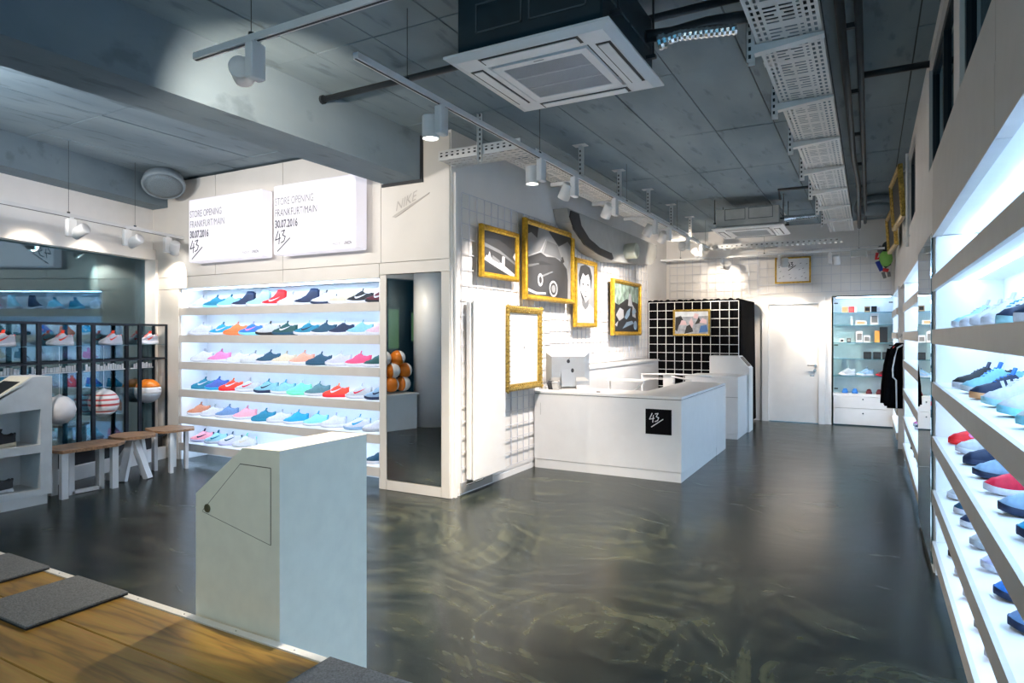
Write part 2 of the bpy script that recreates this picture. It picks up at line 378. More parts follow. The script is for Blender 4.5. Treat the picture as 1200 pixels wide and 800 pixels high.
# alcove wall (behind the shoe shelves)
r = root('wall_alcove', 'off-white panelled wall holding the long shoe shelves', None, (-5.5, 5.1, 0), kind='structure')
AY = 5.1
g = 0.003
for x0, x1, z0, z1 in ((-8.3, -6.86, 2.275, 3.47), (-6.86, -5.72, 2.275, 3.47), (-5.72, -4.32, 2.275, 3.47), (-4.32, -3.485, 2.275, 3.47),
                       (-8.3, -5.72, 2.125, 2.275), (-5.72, -4.34, 2.125, 2.275), (-4.34, -3.485, 2.155, 2.275),
                       (-8.3, -7.56, 0, 2.125), (-4.335, -4.25, 0, 2.155), (-3.58, -3.485, 0, 2.155), (-4.25, -3.58, 0, 0.10)):
    MB().box(x0+g, x1-g, AY, AY+0.10, z0+g, z1-g).build('wall_panel', BEIGE, r)
MB().box(-8.4, -3.605, 5.62, 5.7, 0, 3.5).box(-8.4, -7.6, 5.12, 5.6, 0, 3.5).build('backing', WHITEW, r)
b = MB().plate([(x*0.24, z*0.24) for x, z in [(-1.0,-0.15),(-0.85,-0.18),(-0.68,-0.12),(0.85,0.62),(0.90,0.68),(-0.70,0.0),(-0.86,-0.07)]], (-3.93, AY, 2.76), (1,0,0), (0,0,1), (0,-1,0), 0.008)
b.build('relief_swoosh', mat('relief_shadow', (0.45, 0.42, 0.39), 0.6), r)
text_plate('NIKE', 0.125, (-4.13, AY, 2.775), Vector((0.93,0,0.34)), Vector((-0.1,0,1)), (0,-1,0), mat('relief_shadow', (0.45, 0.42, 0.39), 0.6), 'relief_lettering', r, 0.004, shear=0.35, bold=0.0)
o = MB().box(-4.245, -3.585, 5.104, 5.112, 0.105, 2.15).build('wall_mirror', MIRROR); tag(o, 'tall narrow wall mirror beside the shoe shelves showing orange and white balls', 'mirror')

# centre wall with pictures
r = root('wall_center', 'bright white wall with wire grids and gold-framed pictures', None, (-3.54, 8.8, 0), kind='structure')
MB().box(-3.60, -3.48, 5.12, 12.7, 0, 3.5).build('wall_panel', WHITEW, r)
MB().box(-3.48, -3.455, 5.16, 5.19, 0.0, 3.1).build('corner_strip', WHITE, r)
MB().box(-3.48, -3.472, 5.24, 6.8, 0.0, 0.06).build('skirting', WHITE, r)

# back wall
r = root('wall_back', 'white back wall with the closed door', None, (-1.5, 12.6, 0), kind='structure')
b = MB().box(-3.6, -1.72, 12.55, 12.7, 0, 3.5).box(-1.72, -0.69, 12.55, 12.7, 2.22, 3.5).box(-0.69, -0.57, 12.55, 12.7, 0, 3.5).box(-0.57, 0.35, 12.55, 12.7, 2.21, 3.5).box(0.35, 0.9, 12.55, 12.7, 0, 3.5)
b.build('wall_panel', WHITEW, r)
r = root('door_1', 'plain white door with a steel lever handle in the back wall', None, (-1.2, 12.5, 0), kind='structure')
MB().box(-1.72, -1.61, 12.50, 12.68, 0, 2.22).box(-0.79, -0.69, 12.50, 12.68, 0, 2.22).box(-1.61, -0.79, 12.50, 12.68, 2.10, 2.22).build('door_frame', WHITE, r)
d = MB().box(-1.605, -0.795, 12.535, 12.58, 0.01, 2.095).build('door_leaf', WHITE, r)
MB().tube([(-0.85, 12.53, 1.02), (-0.85, 12.49, 1.02), (-0.97, 12.49, 1.02)], 0.010).lathe([(0.026, 0), (0.026, 0.012)], (-0.85, 12.535, 1.02), 14, Matrix.Rotation(PI/2, 3, 'X')).build('lever_handle', CHROME, d)
MB().lathe([(0.026, 0), (0.026, 0.012)], (-0.85, 12.535, 0.93), 14, Matrix.Rotation(PI/2, 3, 'X')).box(-0.93, -0.86, 12.532, 12.535, 0.83, 0.85).build('lock_rose', CHROME, d)

# right wall
r = root('wall_right', 'white right wall with high dark windows over the shelves', None, (0.6, 6, 0), kind='structure')
MB().box(0.74, 0.9, -1.5, 12.7, 0, 2.68).build('rear_panel', WHITEW, r)
for y0, y1 in ((0.2, 2.6), (2.6, 5.02), (5.02, 6.36), (6.36, 9.4), (9.4, 12.55)):
    MB().box(0.352, 0.40, y0+g, y1-g, 2.184, 2.43).build('header_panel', FASCIA if y0 < 5 else WHITEW, r)
    MB().box(0.355, 0.40, y0+g, y1-g, 2.436, 2.67).build('header_panel', FASCIA if y0 < 5 else WHITEW, r)
MB().box(0.36, 0.74, 5.04, 6.34, 0, 2.19).box(0.40, 0.74, 9.42, 10.3, 0, 2.19).build('pier', WHITEW, r)
b = MB().box(0.36, 0.85, -1.0, 12.55, 3.40, 3.5).box(0.36, 0.85, 3.62, 3.86, 2.67, 3.40).box(0.36, 0.85, 5.4, 7.0, 2.67, 3.40).box(0.36, 0.85, 8.1, 12.55, 2.67, 3.40).box(0.36, 0.85, -1.0, 1.0, 2.67, 3.40)
b.box(0.40, 0.85, -1.0, 12.55, 2.655, 2.67)
b.build('upper_wall', WHITEW, r)
for n, (y0, y1) in enumerate(((1.0, 3.62), (3.86, 5.4), (7.0, 8.1))):
    w = root('window_%d' % (n+2), ['high dark clerestory window nearest the camera on the right wall', 'second high dark clerestory window on the right wall', 'farthest small high window beside the gold frames'][n], None, (0.42, (y0+y1)/2, 2.67), kind='structure')
    f = MB().box(0.38, 0.43, y0, y0+0.05, 2.67, 3.40).box(0.38, 0.43, y1-0.05, y1, 2.67, 3.40).box(0.38, 0.43, y0, y1, 2.67, 2.72).box(0.38, 0.43, y0, y1, 3.35, 3.40)
    f.box(0.38, 0.43, (y0+y1)/2-0.03, (y0+y1)/2+0.03, 2.72, 3.35)
    f.build('window_frame', DARKST, w)
    for a, c in ((y0+0.05, (y0+y1)/2-0.03), ((y0+y1)/2+0.03, y1-0.05)):
        MB().box(0.40, 0.406, a, c, 2.72, 3.35).build('pane', GLASSD, w)
# round column seen in the pillar mirror
o = MB().lathe([(0.31, 0), (0.31, 3.5)], (-6.63, 1.05, 0), 40).build('trim_4', WHITE, smooth=False); tag(o, 'round white column beside the window, seen in the tall mirror', None, None, 'structure')
for p in o.data.polygons: p.use_smooth = len(p.vertices) == 4

# street outside
o = MB().box(-40, -8.6, -30, 30, -0.35, -0.2).build('ground', mat('asphalt', (0.02, 0.022, 0.025), 0.7)); tag(o, 'dark street outside the shopfront', None, None, 'structure')
r = root('street_building', 'dark building across the street with lit yellow windows', 'building', (-17, -5, -0.2))
MB().box(-20, -17, -22, 12, -0.2, 9).build('facade_wall', mat('night_facade', (0.012, 0.014, 0.016), 0.8), r)
for k, (y, z, w, h) in enumerate(((-9.3, 1.2, 0.8, 1.4), (-10.6, 1.0, 0.7, 1.6), (-12.2, 1.3, 0.9, 1.2), (-6.5, 1.0, 0.7, 1.2), (-3.0, 3.6, 0.8, 1.0), (4.0, 1.0, 1.0, 1.2))):
    f = MB().box(-17.0, -16.94, y-w/2-0.06, y+w/2+0.06, z-0.06, z).box(-17.0, -16.94, y-w/2-0.06, y+w/2+0.06, z+h, z+h+0.06).box(-17.0, -16.94, y-w/2-0.06, y-w/2, z, z+h).box(-17.0, -16.94, y+w/2, y+w/2+0.06, z, z+h).build('window_frame', BLACK, r)
    MB().box(-16.99, -16.97, y-w/2, y+w/2, z, z+h).build('lit_pane', mat('lit_window', (0.4, 0.35, 0.1), 0.5, emit=0.25, ecol=(0.75, 0.62, 0.18)), f)

r = root('neighbour_building', 'dark backing wall added outside the high windows to block the sky', 'building', (3.2, 5, -0.2))  # backing added so the bright sky does not show through the high windows
MB().box(3.0, 3.4, -6, 16, -0.2, 9).build('facade_wall', MATS['night_facade'], r)
# ------------------------------------------------------------------ shelf units
def shelf_unit(name, label, axis, a0, a1, front, back, ztops, ztop, fascia, div=(), led_at=0.4):
    LED = LEDR if axis == 'y' else MATS['led_strip_light']
    """axis 'x': runs along X, faces -Y. axis 'y': runs along Y, faces -X."""
    mid = (a0+a1)/2
    loc = (mid, (front+back)/2, 0) if axis == 'x' else ((front+back)/2, mid, 0)
    r = root(name, label, 'shelf', loc)
    def bx(b, u0, u1, d0, d1, z0, z1):
        return b.box(u0, u1, d0, d1, z0, z1) if axis == 'x' else b.box(d0, d1, u0, u1, z0, z1)
    bx(MB(), a0, a1, back-0.015, back, 0.0, ztop).build('back_panel', SHELFW, r)
    for u in (a0, a1-0.02): bx(MB(), u, u+0.02, front+0.02, back-0.015, 0.0, ztop).build('side_panel', SHELFW, r)
    bx(MB(), a0, a1, front+0.02, back, ztop+0.005, ztop+0.03).build('top_panel', SHELFW, r)
    lp = front + led_at*(back-front)
    s = bx(MB(), a0+0.03, a1-0.03, lp-0.012, lp+0.012, ztop-0.010, ztop-0.001).build('led_strip', LED, r)
    for z in ztops:
        bd = bx(MB(), a0+0.02, a1-0.02, front+0.012, back-0.015, z-0.03, z-0.001).build('shelf_board', SHELFW, r)
        bx(MB(), a0+0.0, a1-0.0, front, front+0.02, z-0.092, z).build('shelf_lip', fascia, bd)
        bx(MB(), a0+0.03, a1-0.03, lp-0.012, lp+0.012, z-0.040, z-0.031).build('led_strip', LED, bd)
    for u in div: bx(MB(), u-0.008, u+0.008, front+0.025, back-0.016, 0.0, ztop).build('divider', SHELFW, r)
    return r
LZ = [1.885, 1.550, 1.218, 0.876, 0.543, 0.212]
RZ = [1.925, 1.586, 1.246, 0.895, 0.547, 0.216]
shelf_unit('shoe_shelf_unit', 'long six-tier lit shoe shelf built into the alcove wall', 'x', -7.556, -4.338, 5.10, 5.50, LZ, 2.122, FASCIA, led_at=0.30)
shelf_unit('shoe_shelf_unit', 'long lit shoe shelf along the right wall nearest the camera', 'y', 0.6, 5.02, 0.35, 0.74, RZ, 2.19, FASCIA, led_at=0.5)
shelf_unit('shoe_shelf_unit', 'second lit shelf unit on the right wall beyond the mirror', 'y', 6.36, 9.40, 0.35, 0.74, RZ, 2.19, mat('shelf_lip_warm', (0.66, 0.60, 0.54), 0.5), led_at=0.5)
shelf_unit('shoe_shelf_unit', 'farthest short shelf unit on the right wall by the back corner', 'y', 10.3, 12.5, 0.31, 0.74, RZ, 2.19, mat('shelf_lip_warm', (0.66, 0.60, 0.54), 0.5), led_at=0.5)
r = root('wall_mirror', 'narrow frameless mirror on the right wall between shelf units', 'mirror', (0.35, 5.7, 0))
MB().box(0.345, 0.350, 5.05, 6.33, 0.06, 2.21).build('mirror_face', MIRROR, r)
MB().box(0.350, 0.357, 5.045, 6.335, 0.055, 2.215).build('glass_edge', GLASSEDGE, r)

# ------------------------------------------------------------------ wire grids
def wire_grid(label, plane, c, u0, u1, z0, z1, m=mat('grid_wire', (0.56, 0.56, 0.60), 0.4), step=0.15, r_=0.0035, group=None):
    mid = (u0+u1)/2
    t = root('wire_grid_panel', label, 'wire grid', (c, mid, z0) if plane == 'x' else (mid, c, z0), group=group)
    v = MB(); h = MB()
    nu = max(2, round((u1-u0)/step)); nz = max(2, round((z1-z0)/step))
    for i in range(nu+1):
        u = u0+(u1-u0)*i/nu
        if plane == 'x': v.box(c-r_, c+r_, u-r_, u+r_, z0, z1)
        else: v.box(u-r_, u+r_, c-r_, c+r_, z0, z1)
    for i in range(nz+1):
        z = z0+(z1-z0)*i/nz
        if plane == 'x': h.box(c+r_, c+3*r_, u0, u1, z-r_, z+r_)
        else: h.box(u0, u1, c-3*r_, c-r_, z-r_, z+r_)
    v.build('vertical_wires', m, t, kind='stuff'); h.build('horizontal_wires', m, t, kind='stuff')
    return t
GP = 'white wire grid panels on the picture wall'
ords = ['nearest', 'second', 'third', 'fourth', 'fifth', 'farthest']
for i in range(6):
    y0 = 5.28+i*1.0; z0 = 0.12 if i < 2 else 1.18
    wire_grid('white wire grid panel on picture wall, %s from the corner pillar' % ords[i], 'x', -3.468, y0, min(y0+0.985, 11.25), z0, 2.93, group=GP)
wire_grid('white wire grid high on the back wall above the black fabric', 'y', 12.50, -3.40, -1.80, 2.25, 3.0)
wire_grid('white wire grid on the back wall above the white door', 'y', 12.50, -1.78, 0.30, 2.30, 3.05)
# black fabric cubicle
r = root('fabric_cubicle', 'black fabric covered changing cubicle in the back corner', 'cubicle', (-2.7, 11.9, 0))
b = MB(); n = 40
top = [(-3.46+(1.57)*i/n, 11.32+0.008*math.sin(i*1.9), 2.16+0.012*math.sin(i*2.3)+0.006*math.sin(i*5.1)) for i in range(n+1)]
fr = top + [(-1.885, 11.45, 2.155), (-1.875, 11.8, 2.15), (-1.86, 12.15, 2.15), (-1.85, 12.5, 2.15)]
out = []
for zf in (1.0, 0.75, 0.5, 0.25, 0.02):
    out.append([(x+(0.03*(1-zf) if i > n else 0), y, z*zf if zf < 1 else z) for i, (x, y, z) in enumerate(fr)])
inn = [[(x-0.02, y+0.02, z) for x, y, z in ring] for ring in reversed(out)]
b.rings(out+inn, cap=False, closed=False); b.build('fabric_drape', BLACKF, r)
MB().box(-3.46, -1.90, 11.34, 12.5, 2.08, 2.12).build('fabric_roof', BLACKF, r)
wire_grid('white wire grid standing in front of the black fabric', 'y', 11.275, -3.44, -1.915, 0.08, 2.12, step=0.148, r_=0.0045, m=mat('bright_wire', (0.8, 0.8, 0.8), 0.4))
# ------------------------------------------------------------------ ceiling equipment
def ac_unit(label, cx, cy, z, body_mat, body_h=0.36):
    S = 0.475
    r = root('ceiling_air_conditioner', label, 'air conditioner', (cx, cy, z))
    b = MB().cbox(cx-0.42, cx+0.42, cy-0.42, cy+0.42, z+0.05, z+body_h, 0.01)
    hb = b.build('housing', body_mat, r)
    d = MB()
    for (a0, a1) in ((-0.30, -0.02), (0.02, 0.34)):
        for q in (z+0.14, z+0.29): d.box(cx+a0, cx+a1, cy-0.425, cy-0.42, q, q+0.008)
        for a in (a0, a1-0.008): d.box(cx+a, cx+a+0.008, cy-0.425, cy-0.42, z+0.14, z+0.29)
        d.box(cx+0.42, cx+0.425, cy+a0, cy+a1, z+0.2, z+0.21)
    d.build('pressed_seams', mat('seam_grey', (0.08, 0.10, 0.11), 0.5), hb)
    # panel as ring with sloping rim
    def sq(h, zz): return [(cx-h, cy-h, zz), (cx+h, cy-h, zz), (cx+h, cy+h, zz), (cx-h, cy+h, zz)]
    pn = MB().rings([sq(0.42, z+0.05), sq(S, z+0.03), sq(S, z+0.018), sq(S-0.05, z), sq(0.30, z), sq(0.285, z+0.02), sq(0.285, z+0.05)], cap=False).build('fascia_panel', ACW, r)
    for k in range(4):
        M = Matrix.Rotation(k*PI/2, 3, 'Z')
        def T(x0, x1, y0, y1, z0, z1):
            bb = MB().box(x0, x1, y0, y1, z0, z1); return [Vector((cx, cy, z)) + M @ Vector(v) for v in bb.v], bb.f
        vs, fs = T(-0.29, 0.29, 0.335, 0.415, -0.002, 0.002); MB().add(vs, fs).build('outlet_slot', BLACK, pn)
        vs, fs = T(-0.275, 0.275, 0.345, 0.400, -0.008, -0.003); MB().add(vs, fs).build('air_flap', ACW, pn)
    gr = MB()
    gr.rings([sq(0.283, z+0.012), sq(0.283, z-0.006), sq(0.235, z-0.006), sq(0.235, z+0.012)], cap=False)
    gb = gr.build('grille_frame', ACW, r)
    b = MB()
    for i in range(46):
        x = cx-0.232+0.464*i/45; b.box(x-0.0028, x+0.0028, cy-0.235, cy+0.235, z-0.002, z+0.002)
    for i in range(46):
        y = cy-0.232+0.464*i/45; b.box(cx-0.235, cx+0.235, y-0.0024, y+0.0024, z-0.001, z+0.003)
    b.build('grille_mesh', ACG, gb, kind='stuff')
    b = MB()
    for i in (-1, 1): b.box(cx-0.235, cx+0.235, cy+i*0.08-0.006, cy+i*0.08+0.006, z-0.005, z)
    b.build('grille_bars', mat('grille_bar', (0.5, 0.53, 0.55), 0.5), gb)
    MB().box(cx-0.25, cx+0.25, cy-0.25, cy+0.25, z+0.02, z+0.03).build('filter', mat('filter_grey', (0.17, 0.21, 0.24), 0.9), gb)
    MB().box(cx-0.03, cx+0.03, cy-0.266, cy-0.258, z-0.007, z-0.006).build('badge', mat('badge_grey', (0.2, 0.2, 0.22), 0.5), gb)
    rods = MB()
    for sx in (-1, 1):
        for sy in (-1, 1): rods.tube([(cx+sx*0.46, cy+sy*0.30, z+0.12), (cx+sx*0.46, cy+sy*0.30, 3.5)], 0.006, 6).box(cx+sx*0.41, cx+sx*0.475, cy+sy*0.30-0.015, cy+sy*0.30+0.015, z+0.12, z+0.14)
    rods.build('hanger_rods', PIPE, r)
ac_unit('square white ceiling air conditioner with dark housing nearest the camera', -1.56, 3.39, 3.03, ACB, 0.40)
ac_unit('smaller looking far ceiling air conditioner with pale metal housing', -1.51, 9.95, 3.03, ACZ, 0.30)

def pipe(name, label, pts, rad, m, extra=None):
    r = root(name, label, 'pipe', pts[0])
    MB().tube(pts, rad, 10).build('pipe_run', m, r, smooth=True)
    if extra: extra(r)
    return r
def fl1(r): MB().lathe([(0.035, 0), (0.035, 0.02)], (-3.82, 3.8, 3.42), 12, Matrix.Rotation(PI/2, 3, 'Y')).build('wall_flange', PIPE, r)
pipe('ceiling_pipe', 'black pipe crossing the ceiling from the beam above the near air conditioner', [(-3.82, 3.8, 3.42), (-0.5, 3.8, 3.44)], 0.024, PIPE, fl1)
def cl(r):
    for y in (3.2, 4.4, 5.6, 6.8, 8.0, 9.2, 10.4): MB().box(-0.16, -0.04, y-0.015, y+0.015, 3.39, 3.42).build('pipe_clamp', PIPE, r)
pipe('ceiling_pipe', 'long dark pipe beside the big cable tray, closer to the tray', [(-0.15, -1.5, 3.36), (-0.15, 7.5, 3.36), (-0.12, 8.5, 3.30), (-0.15, 11.3, 3.20)], 0.026, PIPE, cl)
pipe('ceiling_pipe', 'long dark pipe beside the big cable tray, closer to the right wall', [(-0.06, -1.5, 3.40), (-0.06, 8.0, 3.40), (-0.07, 11.4, 3.28)], 0.022, PIPE)
pipe('ceiling_pipe', 'short dark pipe crossing from the tray to the right wall', [(-0.06, 5.35, 3.43), (0.36, 5.35, 3.43)], 0.024, PIPE)
pipe('ceiling_pipe', 'thin dark pipe above the far air conditioner', [(-1.05, 9.3, 3.36), (-1.05, 9.1, 3.44), (-0.5, 9.1, 3.44)], 0.018, PIPE)
pipe('ceiling_pipe', 'dark lagged pipe joining the near air conditioner to the tray', [(-1.10, 3.55, 3.22), (-0.98, 3.62, 3.24), (-0.80, 3.72, 3.30), (-0.25, 3.85, 3.32)], 0.034, PIPE)
r = root('foil_duct', 'shiny silver foil duct beside the near air conditioner', 'duct', (-0.95, 3.5, 3.2))
pts = [(-1.02+0.40*i/30, 3.50+0.10*i/30, 3.145+0.03*min(1, i/8)) for i in range(31)]
MB().tube(pts, [0.026+(0.004 if i % 2 else 0)+(0.012 if i < 4 else 0) for i in range(31)], 10).build('foil_sleeve', SILVER, r)
r = root('foil_duct', 'short silver duct beside the far air conditioner', 'duct', (-0.9, 9.7, 3.15))
MB().tube([(-1.05, 9.72, 3.16), (-0.9, 9.75, 3.17), (-0.63, 9.78, 3.18)], [0.05, 0.035, 0.03], 10).build('foil_sleeve', SILVER, r)

def tray(name, label, x0, x1, y0, y1, z, rail=0.06, dx=0.0155, dy=0.022, brackets=(), along='y', side=-1, top=3.5):
    r = root(name, label, 'cable tray', ((x0+x1)/2, (y0+y1)/2, z))
    W = x1-x0; nx = max(8, round(W/dx)); L = y1-y0; ny = round(L/dy)
    b = MB(); vid = {}
    def V(i, j):
        if (i, j) not in vid:
            vid[(i, j)] = len(b.v); b.v.append((x0+W*i/nx, y0+L*j/ny, z))
        return vid[(i, j)]
    for j in range(ny):
        for i in range(nx):
            hole = False; e = min(i, nx-1-i)
            if e in (1, 3): hole = j % 3 != 0
            elif 5 <= i < nx-5:
                m = (i-5) // 3; ph = j % 12
                if j % 2 == 0 and ph != 10: hole = ((i-5) % 5 != 4) and not (m == 1 and ph == 4)
            if hole: continue
            b.f.append((V(i, j), V(i, j+1), V(i+1, j+1), V(i+1, j)))
    o = b.build('perforated_sheet', GALV, r, kind='stuff'); md = o.modifiers.new('thickness', 'SOLIDIFY'); md.thickness = 0.0025; md.offset = 0; md.use_rim = False
    MB().box(x0-0.003, x0, y0, y1, z-0.004, z+rail).build('side_rail', GALV, r)
    MB().box(x1, x1+0.003, y0, y1, z-0.004, z+rail).build('side_rail', GALV, r)
    for yb in brackets:
        bb = MB().add([(x0-0.02, yb-0.03, z-0.055), (x1+0.01, yb-0.03, z-0.02), (x1+0.01, yb+0.03, z-0.02), (x0-0.02, yb+0.03, z-0.055),
                       (x0-0.02, yb-0.03, z-0.005), (x1+0.01, yb-0.03, z-0.005), (x1+0.01, yb+0.03, z-0.005), (x0-0.02, yb+0.03, z-0.005)],
                      [(0,3,2,1),(4,5,6,7),(0,1,5,4),(1,2,6,5),(2,3,7,6),(3,0,4,7)])
        br = bb.build('support_arm', GALV, r)
        xs = x0-0.06
        c = MB().box(xs, xs+0.004, yb-0.03, yb+0.03, z-0.10, top).box(xs, xs+0.04, yb-0.03, yb-0.026, z-0.10, top).box(xs, xs+0.04, yb+0.026, yb+0.03, z-0.10, top).box(xs-0.05, xs+0.09, yb-0.05, yb+0.05, top-0.006, top)
        c.build('hanger_channel', GALV, br)
        h = MB()
        for i in range(9):
            q = z-0.08+i*0.045
            if q < top-0.03: h.box(xs+0.012, xs+0.026, yb-0.0315, yb-0.030, q, q+0.022)
        h.build('punched_holes', BLACK, br, kind='stuff')
    return r
tray('cable_tray', 'large white perforated cable tray running above the right side', -0.56, -0.23, 1.9, 11.6, 3.20, brackets=(3.92, 4.98, 6.04, 7.1, 8.16, 9.22, 10.28))
r = tray('cable_tray', 'smaller white cable tray above the long ceiling track', -2.92, -2.62, 5.19, 11.48, 3.15, rail=0.07, brackets=())
for y in (6.19, 7.35, 8.5, 9.65, 10.8):
    c = MB().box(-2.62, -2.616, y-0.025, y+0.025, 3.10, 3.5).box(-2.62, -2.58, y-0.025, y-0.021, 3.10, 3.5).box(-2.62, -2.58, y+0.021, y+0.025, 3.10, 3.5).box(-2.68, -2.54, y-0.05, y+0.05, 3.494, 3.5)
    hc = c.build('hanger_channel', GALV, r)
    h = MB()
    for i in range(7): h.box(-2.608, -2.594, y-0.0265, y-0.025, 3.15+i*0.045, 3.172+i*0.045)
    h.build('punched_holes', BLACK, hc, kind='stuff')
    MB().box(-2.94, -2.60, y-0.02, y+0.02, 3.11, 3.145).build('support_arm', GALV, r)
# rail perforation of the small tray and the crossing piece
h = MB()
for i in range(106): h.box(-2.6185, -2.6155, 5.25+i*0.058, 5.28+i*0.058, 3.178, 3.194)
h.build('rail_holes', BLACK, r, kind='stuff')
r = root('cable_tray', 'short white perforated cable tray crossing to the corner pillar', 'cable tray', (-3.2, 5.0, 3.15))
b = MB(); nx, ny = 34, 12; ids = {}
for i in range(nx):
    for j in range(ny):
        if (i % 3 != 0 and j % 3 == 1): continue
        x = -3.47+0.85*i/nx; y = 4.9+0.28*j/ny; q = []
        for a, c in ((0, 0), (0, 1), (1, 1), (1, 0)):
            key = (i+a, j+c)
            if key not in ids: ids[key] = len(b.v); b.v.append((-3.47+0.85*(i+a)/nx, 4.9+0.28*(j+c)/ny, 3.15))
            q.append(ids[key])
        b.f.append(tuple(q))
o = b.build('perforated_sheet', GALV, r, kind='stuff'); md = o.modifiers.new('thickness', 'SOLIDIFY'); md.thickness = 0.0025; md.use_rim = False
sr = MB().box(-3.47, -2.62, 4.897, 4.90, 3.146, 3.235).build('side_rail', GALV, r)
h = MB()
for i in range(14): h.box(-3.45+i*0.06, -3.425+i*0.06, 4.8955, 4.897, 3.175, 3.19).box(-3.45+i*0.06, -3.425+i*0.06, 4.8955, 4.897, 3.205, 3.215)
h.build('rail_holes', BLACK, sr, kind='stuff')
c = MB().box(-3.04, -3.036, 4.87, 4.895, 3.08, 3.5).box(-3.04, -3.0, 4.89, 4.895, 3.08, 3.5).box(-3.0, -2.996, 4.87, 4.895, 3.08, 3.5)
hc = c.build('hanger_channel', GALV, r); h = MB()
for i in range(10): h.box(-3.026, -3.012, 4.8885, 4.890, 3.10+i*0.042, 3.122+i*0.042)
h.build('punched_holes', BLACK, hc, kind='stuff')
r = root('cable_tray', 'narrow white cable ladder along the far back wall', 'cable tray', (-1.7, 11.55, 3.05))
MB().box(-2.6, -0.4, 11.50, 11.503, 3.03, 3.10).box(-2.6, -0.4, 11.66, 11.663, 3.03, 3.10).build('side_rail', GALV, r)
b = MB()
for i in range(28): b.box(-2.58+i*0.08, -2.55+i*0.08, 11.50, 11.66, 3.03, 3.036)
b.build('rungs', GALV, r, kind='stuff')
h = MB()
for i in range(27): h.box(-2.56+i*0.08, -2.53+i*0.08, 11.4985, 11.5, 3.055, 3.075)
h.build('rail_holes', mat('hole_grey', (0.2, 0.2, 0.2), 0.6), r, kind='stuff')
MB().bar((-1.62, 11.5, 3.05), (-1.55, 11.5, 2.98), 0.03, 0.02).build('brace', GALV, r)

# tracks
def track(label, p0, p1, rods, top=3.5):
    r = root('lighting_track', label, 'track', p0)
    MB().bar(p0, p1, 0.036, 0.034).build('track_rail', STEELW, r)
    p0 = Vector(p0); p1 = Vector(p1)
    MB().bar(p0+Vector((0, 0, -0.018)), p1+Vector((0, 0, -0.018)), 0.010, 0.004).build('track_slot', BLACK, r)
    for t in rods:
        q = p0+(p1-p0)*t
        MB().tube([q+Vector((0, 0, 0.017)), (q.x, q.y, top)], 0.0022, 6).lathe([(0.014, 0.017), (0.014, 0.035)], q, 8).build('suspension_wire', PIPE, r)
    return r
track('long white ceiling track running down the middle of the shop', (-2.42, 2.65, 3.05), (-2.45, 11.6, 3.05), (0.05, 0.25, 0.5, 0.75, 0.96))
track('white ceiling track in front of the large concrete beam', (-3.19, 2.25, 3.05), (-0.75, 2.25, 3.05), (0.18, 0.9))
a_ = facade(0.0, 0.30); c_ = facade(6.0, 0.30)
track('white track hanging along the shopfront window', (a_[0], a_[1], 2.75), (c_[0], c_[1], 2.75), (0.14, 0.28, 0.5), 3.5)
track('white track along the far back wall', (-3.40, 11.9, 2.93), (0.20, 11.9, 2.93), (0.1, 0.5, 0.9))

def spot(label, q, aim, energy, col=WARM, size=62, zt=3.05, blend=0.55, sidev=None, scale=1.0):
    """q: point on the track (x, y); head hangs beside its gear box and points at aim."""
    x, y = q; s = scale
    r = root('track_spotlight', label, 'spotlight', (x, y, zt-0.02))
    MB().cbox(x-0.026*s, x+0.026*s, y-0.045*s, y+0.045*s, zt-0.21*s, zt-0.03, 0.006).box(x-0.015, x+0.015, y-0.02, y+0.02, zt-0.04, zt-0.017).build('gear_box', STEELW, r)
    sx, sy = sidev or (-0.085, 0.0)
    c = Vector((x+sx*s, y+sy*s, zt-0.15*s)); d = (Vector(aim)-c).normalized()
    M = d.to_track_quat('Z', 'Y').to_matrix()
    R = 0.056*s; H = 0.075*s
    h = MB().lathe([(R*0.2, -H), (R*0.93, -H), (R, -H+0.008), (R, H), (R*0.9, H), (R*0.88, H-0.012)], c, 24, M).build('lamp_head', STEELW, r)
    for p in h.data.polygons: p.use_smooth = len(p.vertices) == 4
    MB().bar((x, y, zt-0.15*s), tuple(c), 0.02, 0.02).build('pivot', STEELW, r)
    MB().lathe([(0.001, H-0.011), (R*0.88, H-0.011), (R*0.88, H-0.009), (0.001, H-0.009)], c, 20, M).build('lens', LENS, h)
    lightobj('SPOT', 'lamp', r, c+d*(H+0.004), d, energy, col, math.radians(size), blend)
    return r
tx = -2.42
spot('white spotlight on the long ceiling track, first from the camera', (tx, 3.45), (-2.505, 3.45, 0), 420, size=112, blend=1.0)
spot('white spotlight on the long ceiling track, second from the camera', (tx, 4.90), (-2.505, 4.9, 0), 330, size=88, blend=1.0)
spot('white spotlight on the long ceiling track, third from the camera', (tx, 5.6), (-3.6, 6.1, 1.2), 150, size=95, blend=0.9, col=(1, 0.9, 0.82))
spot('white spotlight on the long ceiling track, fourth from the camera, tilted to the pictures', (tx, 6.7), (-3.6, 7.4, 1.3), 170, size=95, blend=0.9, col=(1, 0.9, 0.82))
spot('white spotlight on the long ceiling track, fifth from the camera', (tx, 8.2), (-3.6, 8.4, 1.2), 150, size=95, blend=0.9, col=(1, 0.9, 0.82))
spot('white spotlight on the long ceiling track, sixth from the camera, turned to the wall', (tx, 8.85), (-3.6, 9.9, 1.2), 150, size=95, blend=0.9, col=(1, 0.9, 0.82))
spot('white spotlight on the long ceiling track, second from the far end', (tx, 9.9), (-3.0, 12.5, 2.3), 60, size=90)
spot('white spotlight at the far end of the long ceiling track', (tx, 10.8), (-1.4, 12.5, 1.2), 95)
spot('white spotlight on the beam track aimed at the concrete beam', (-2.72, 2.25), (-3.95, 3.45, 2.95), 85, size=86, blend=0.8, sidev=(-0.10, 0.0))
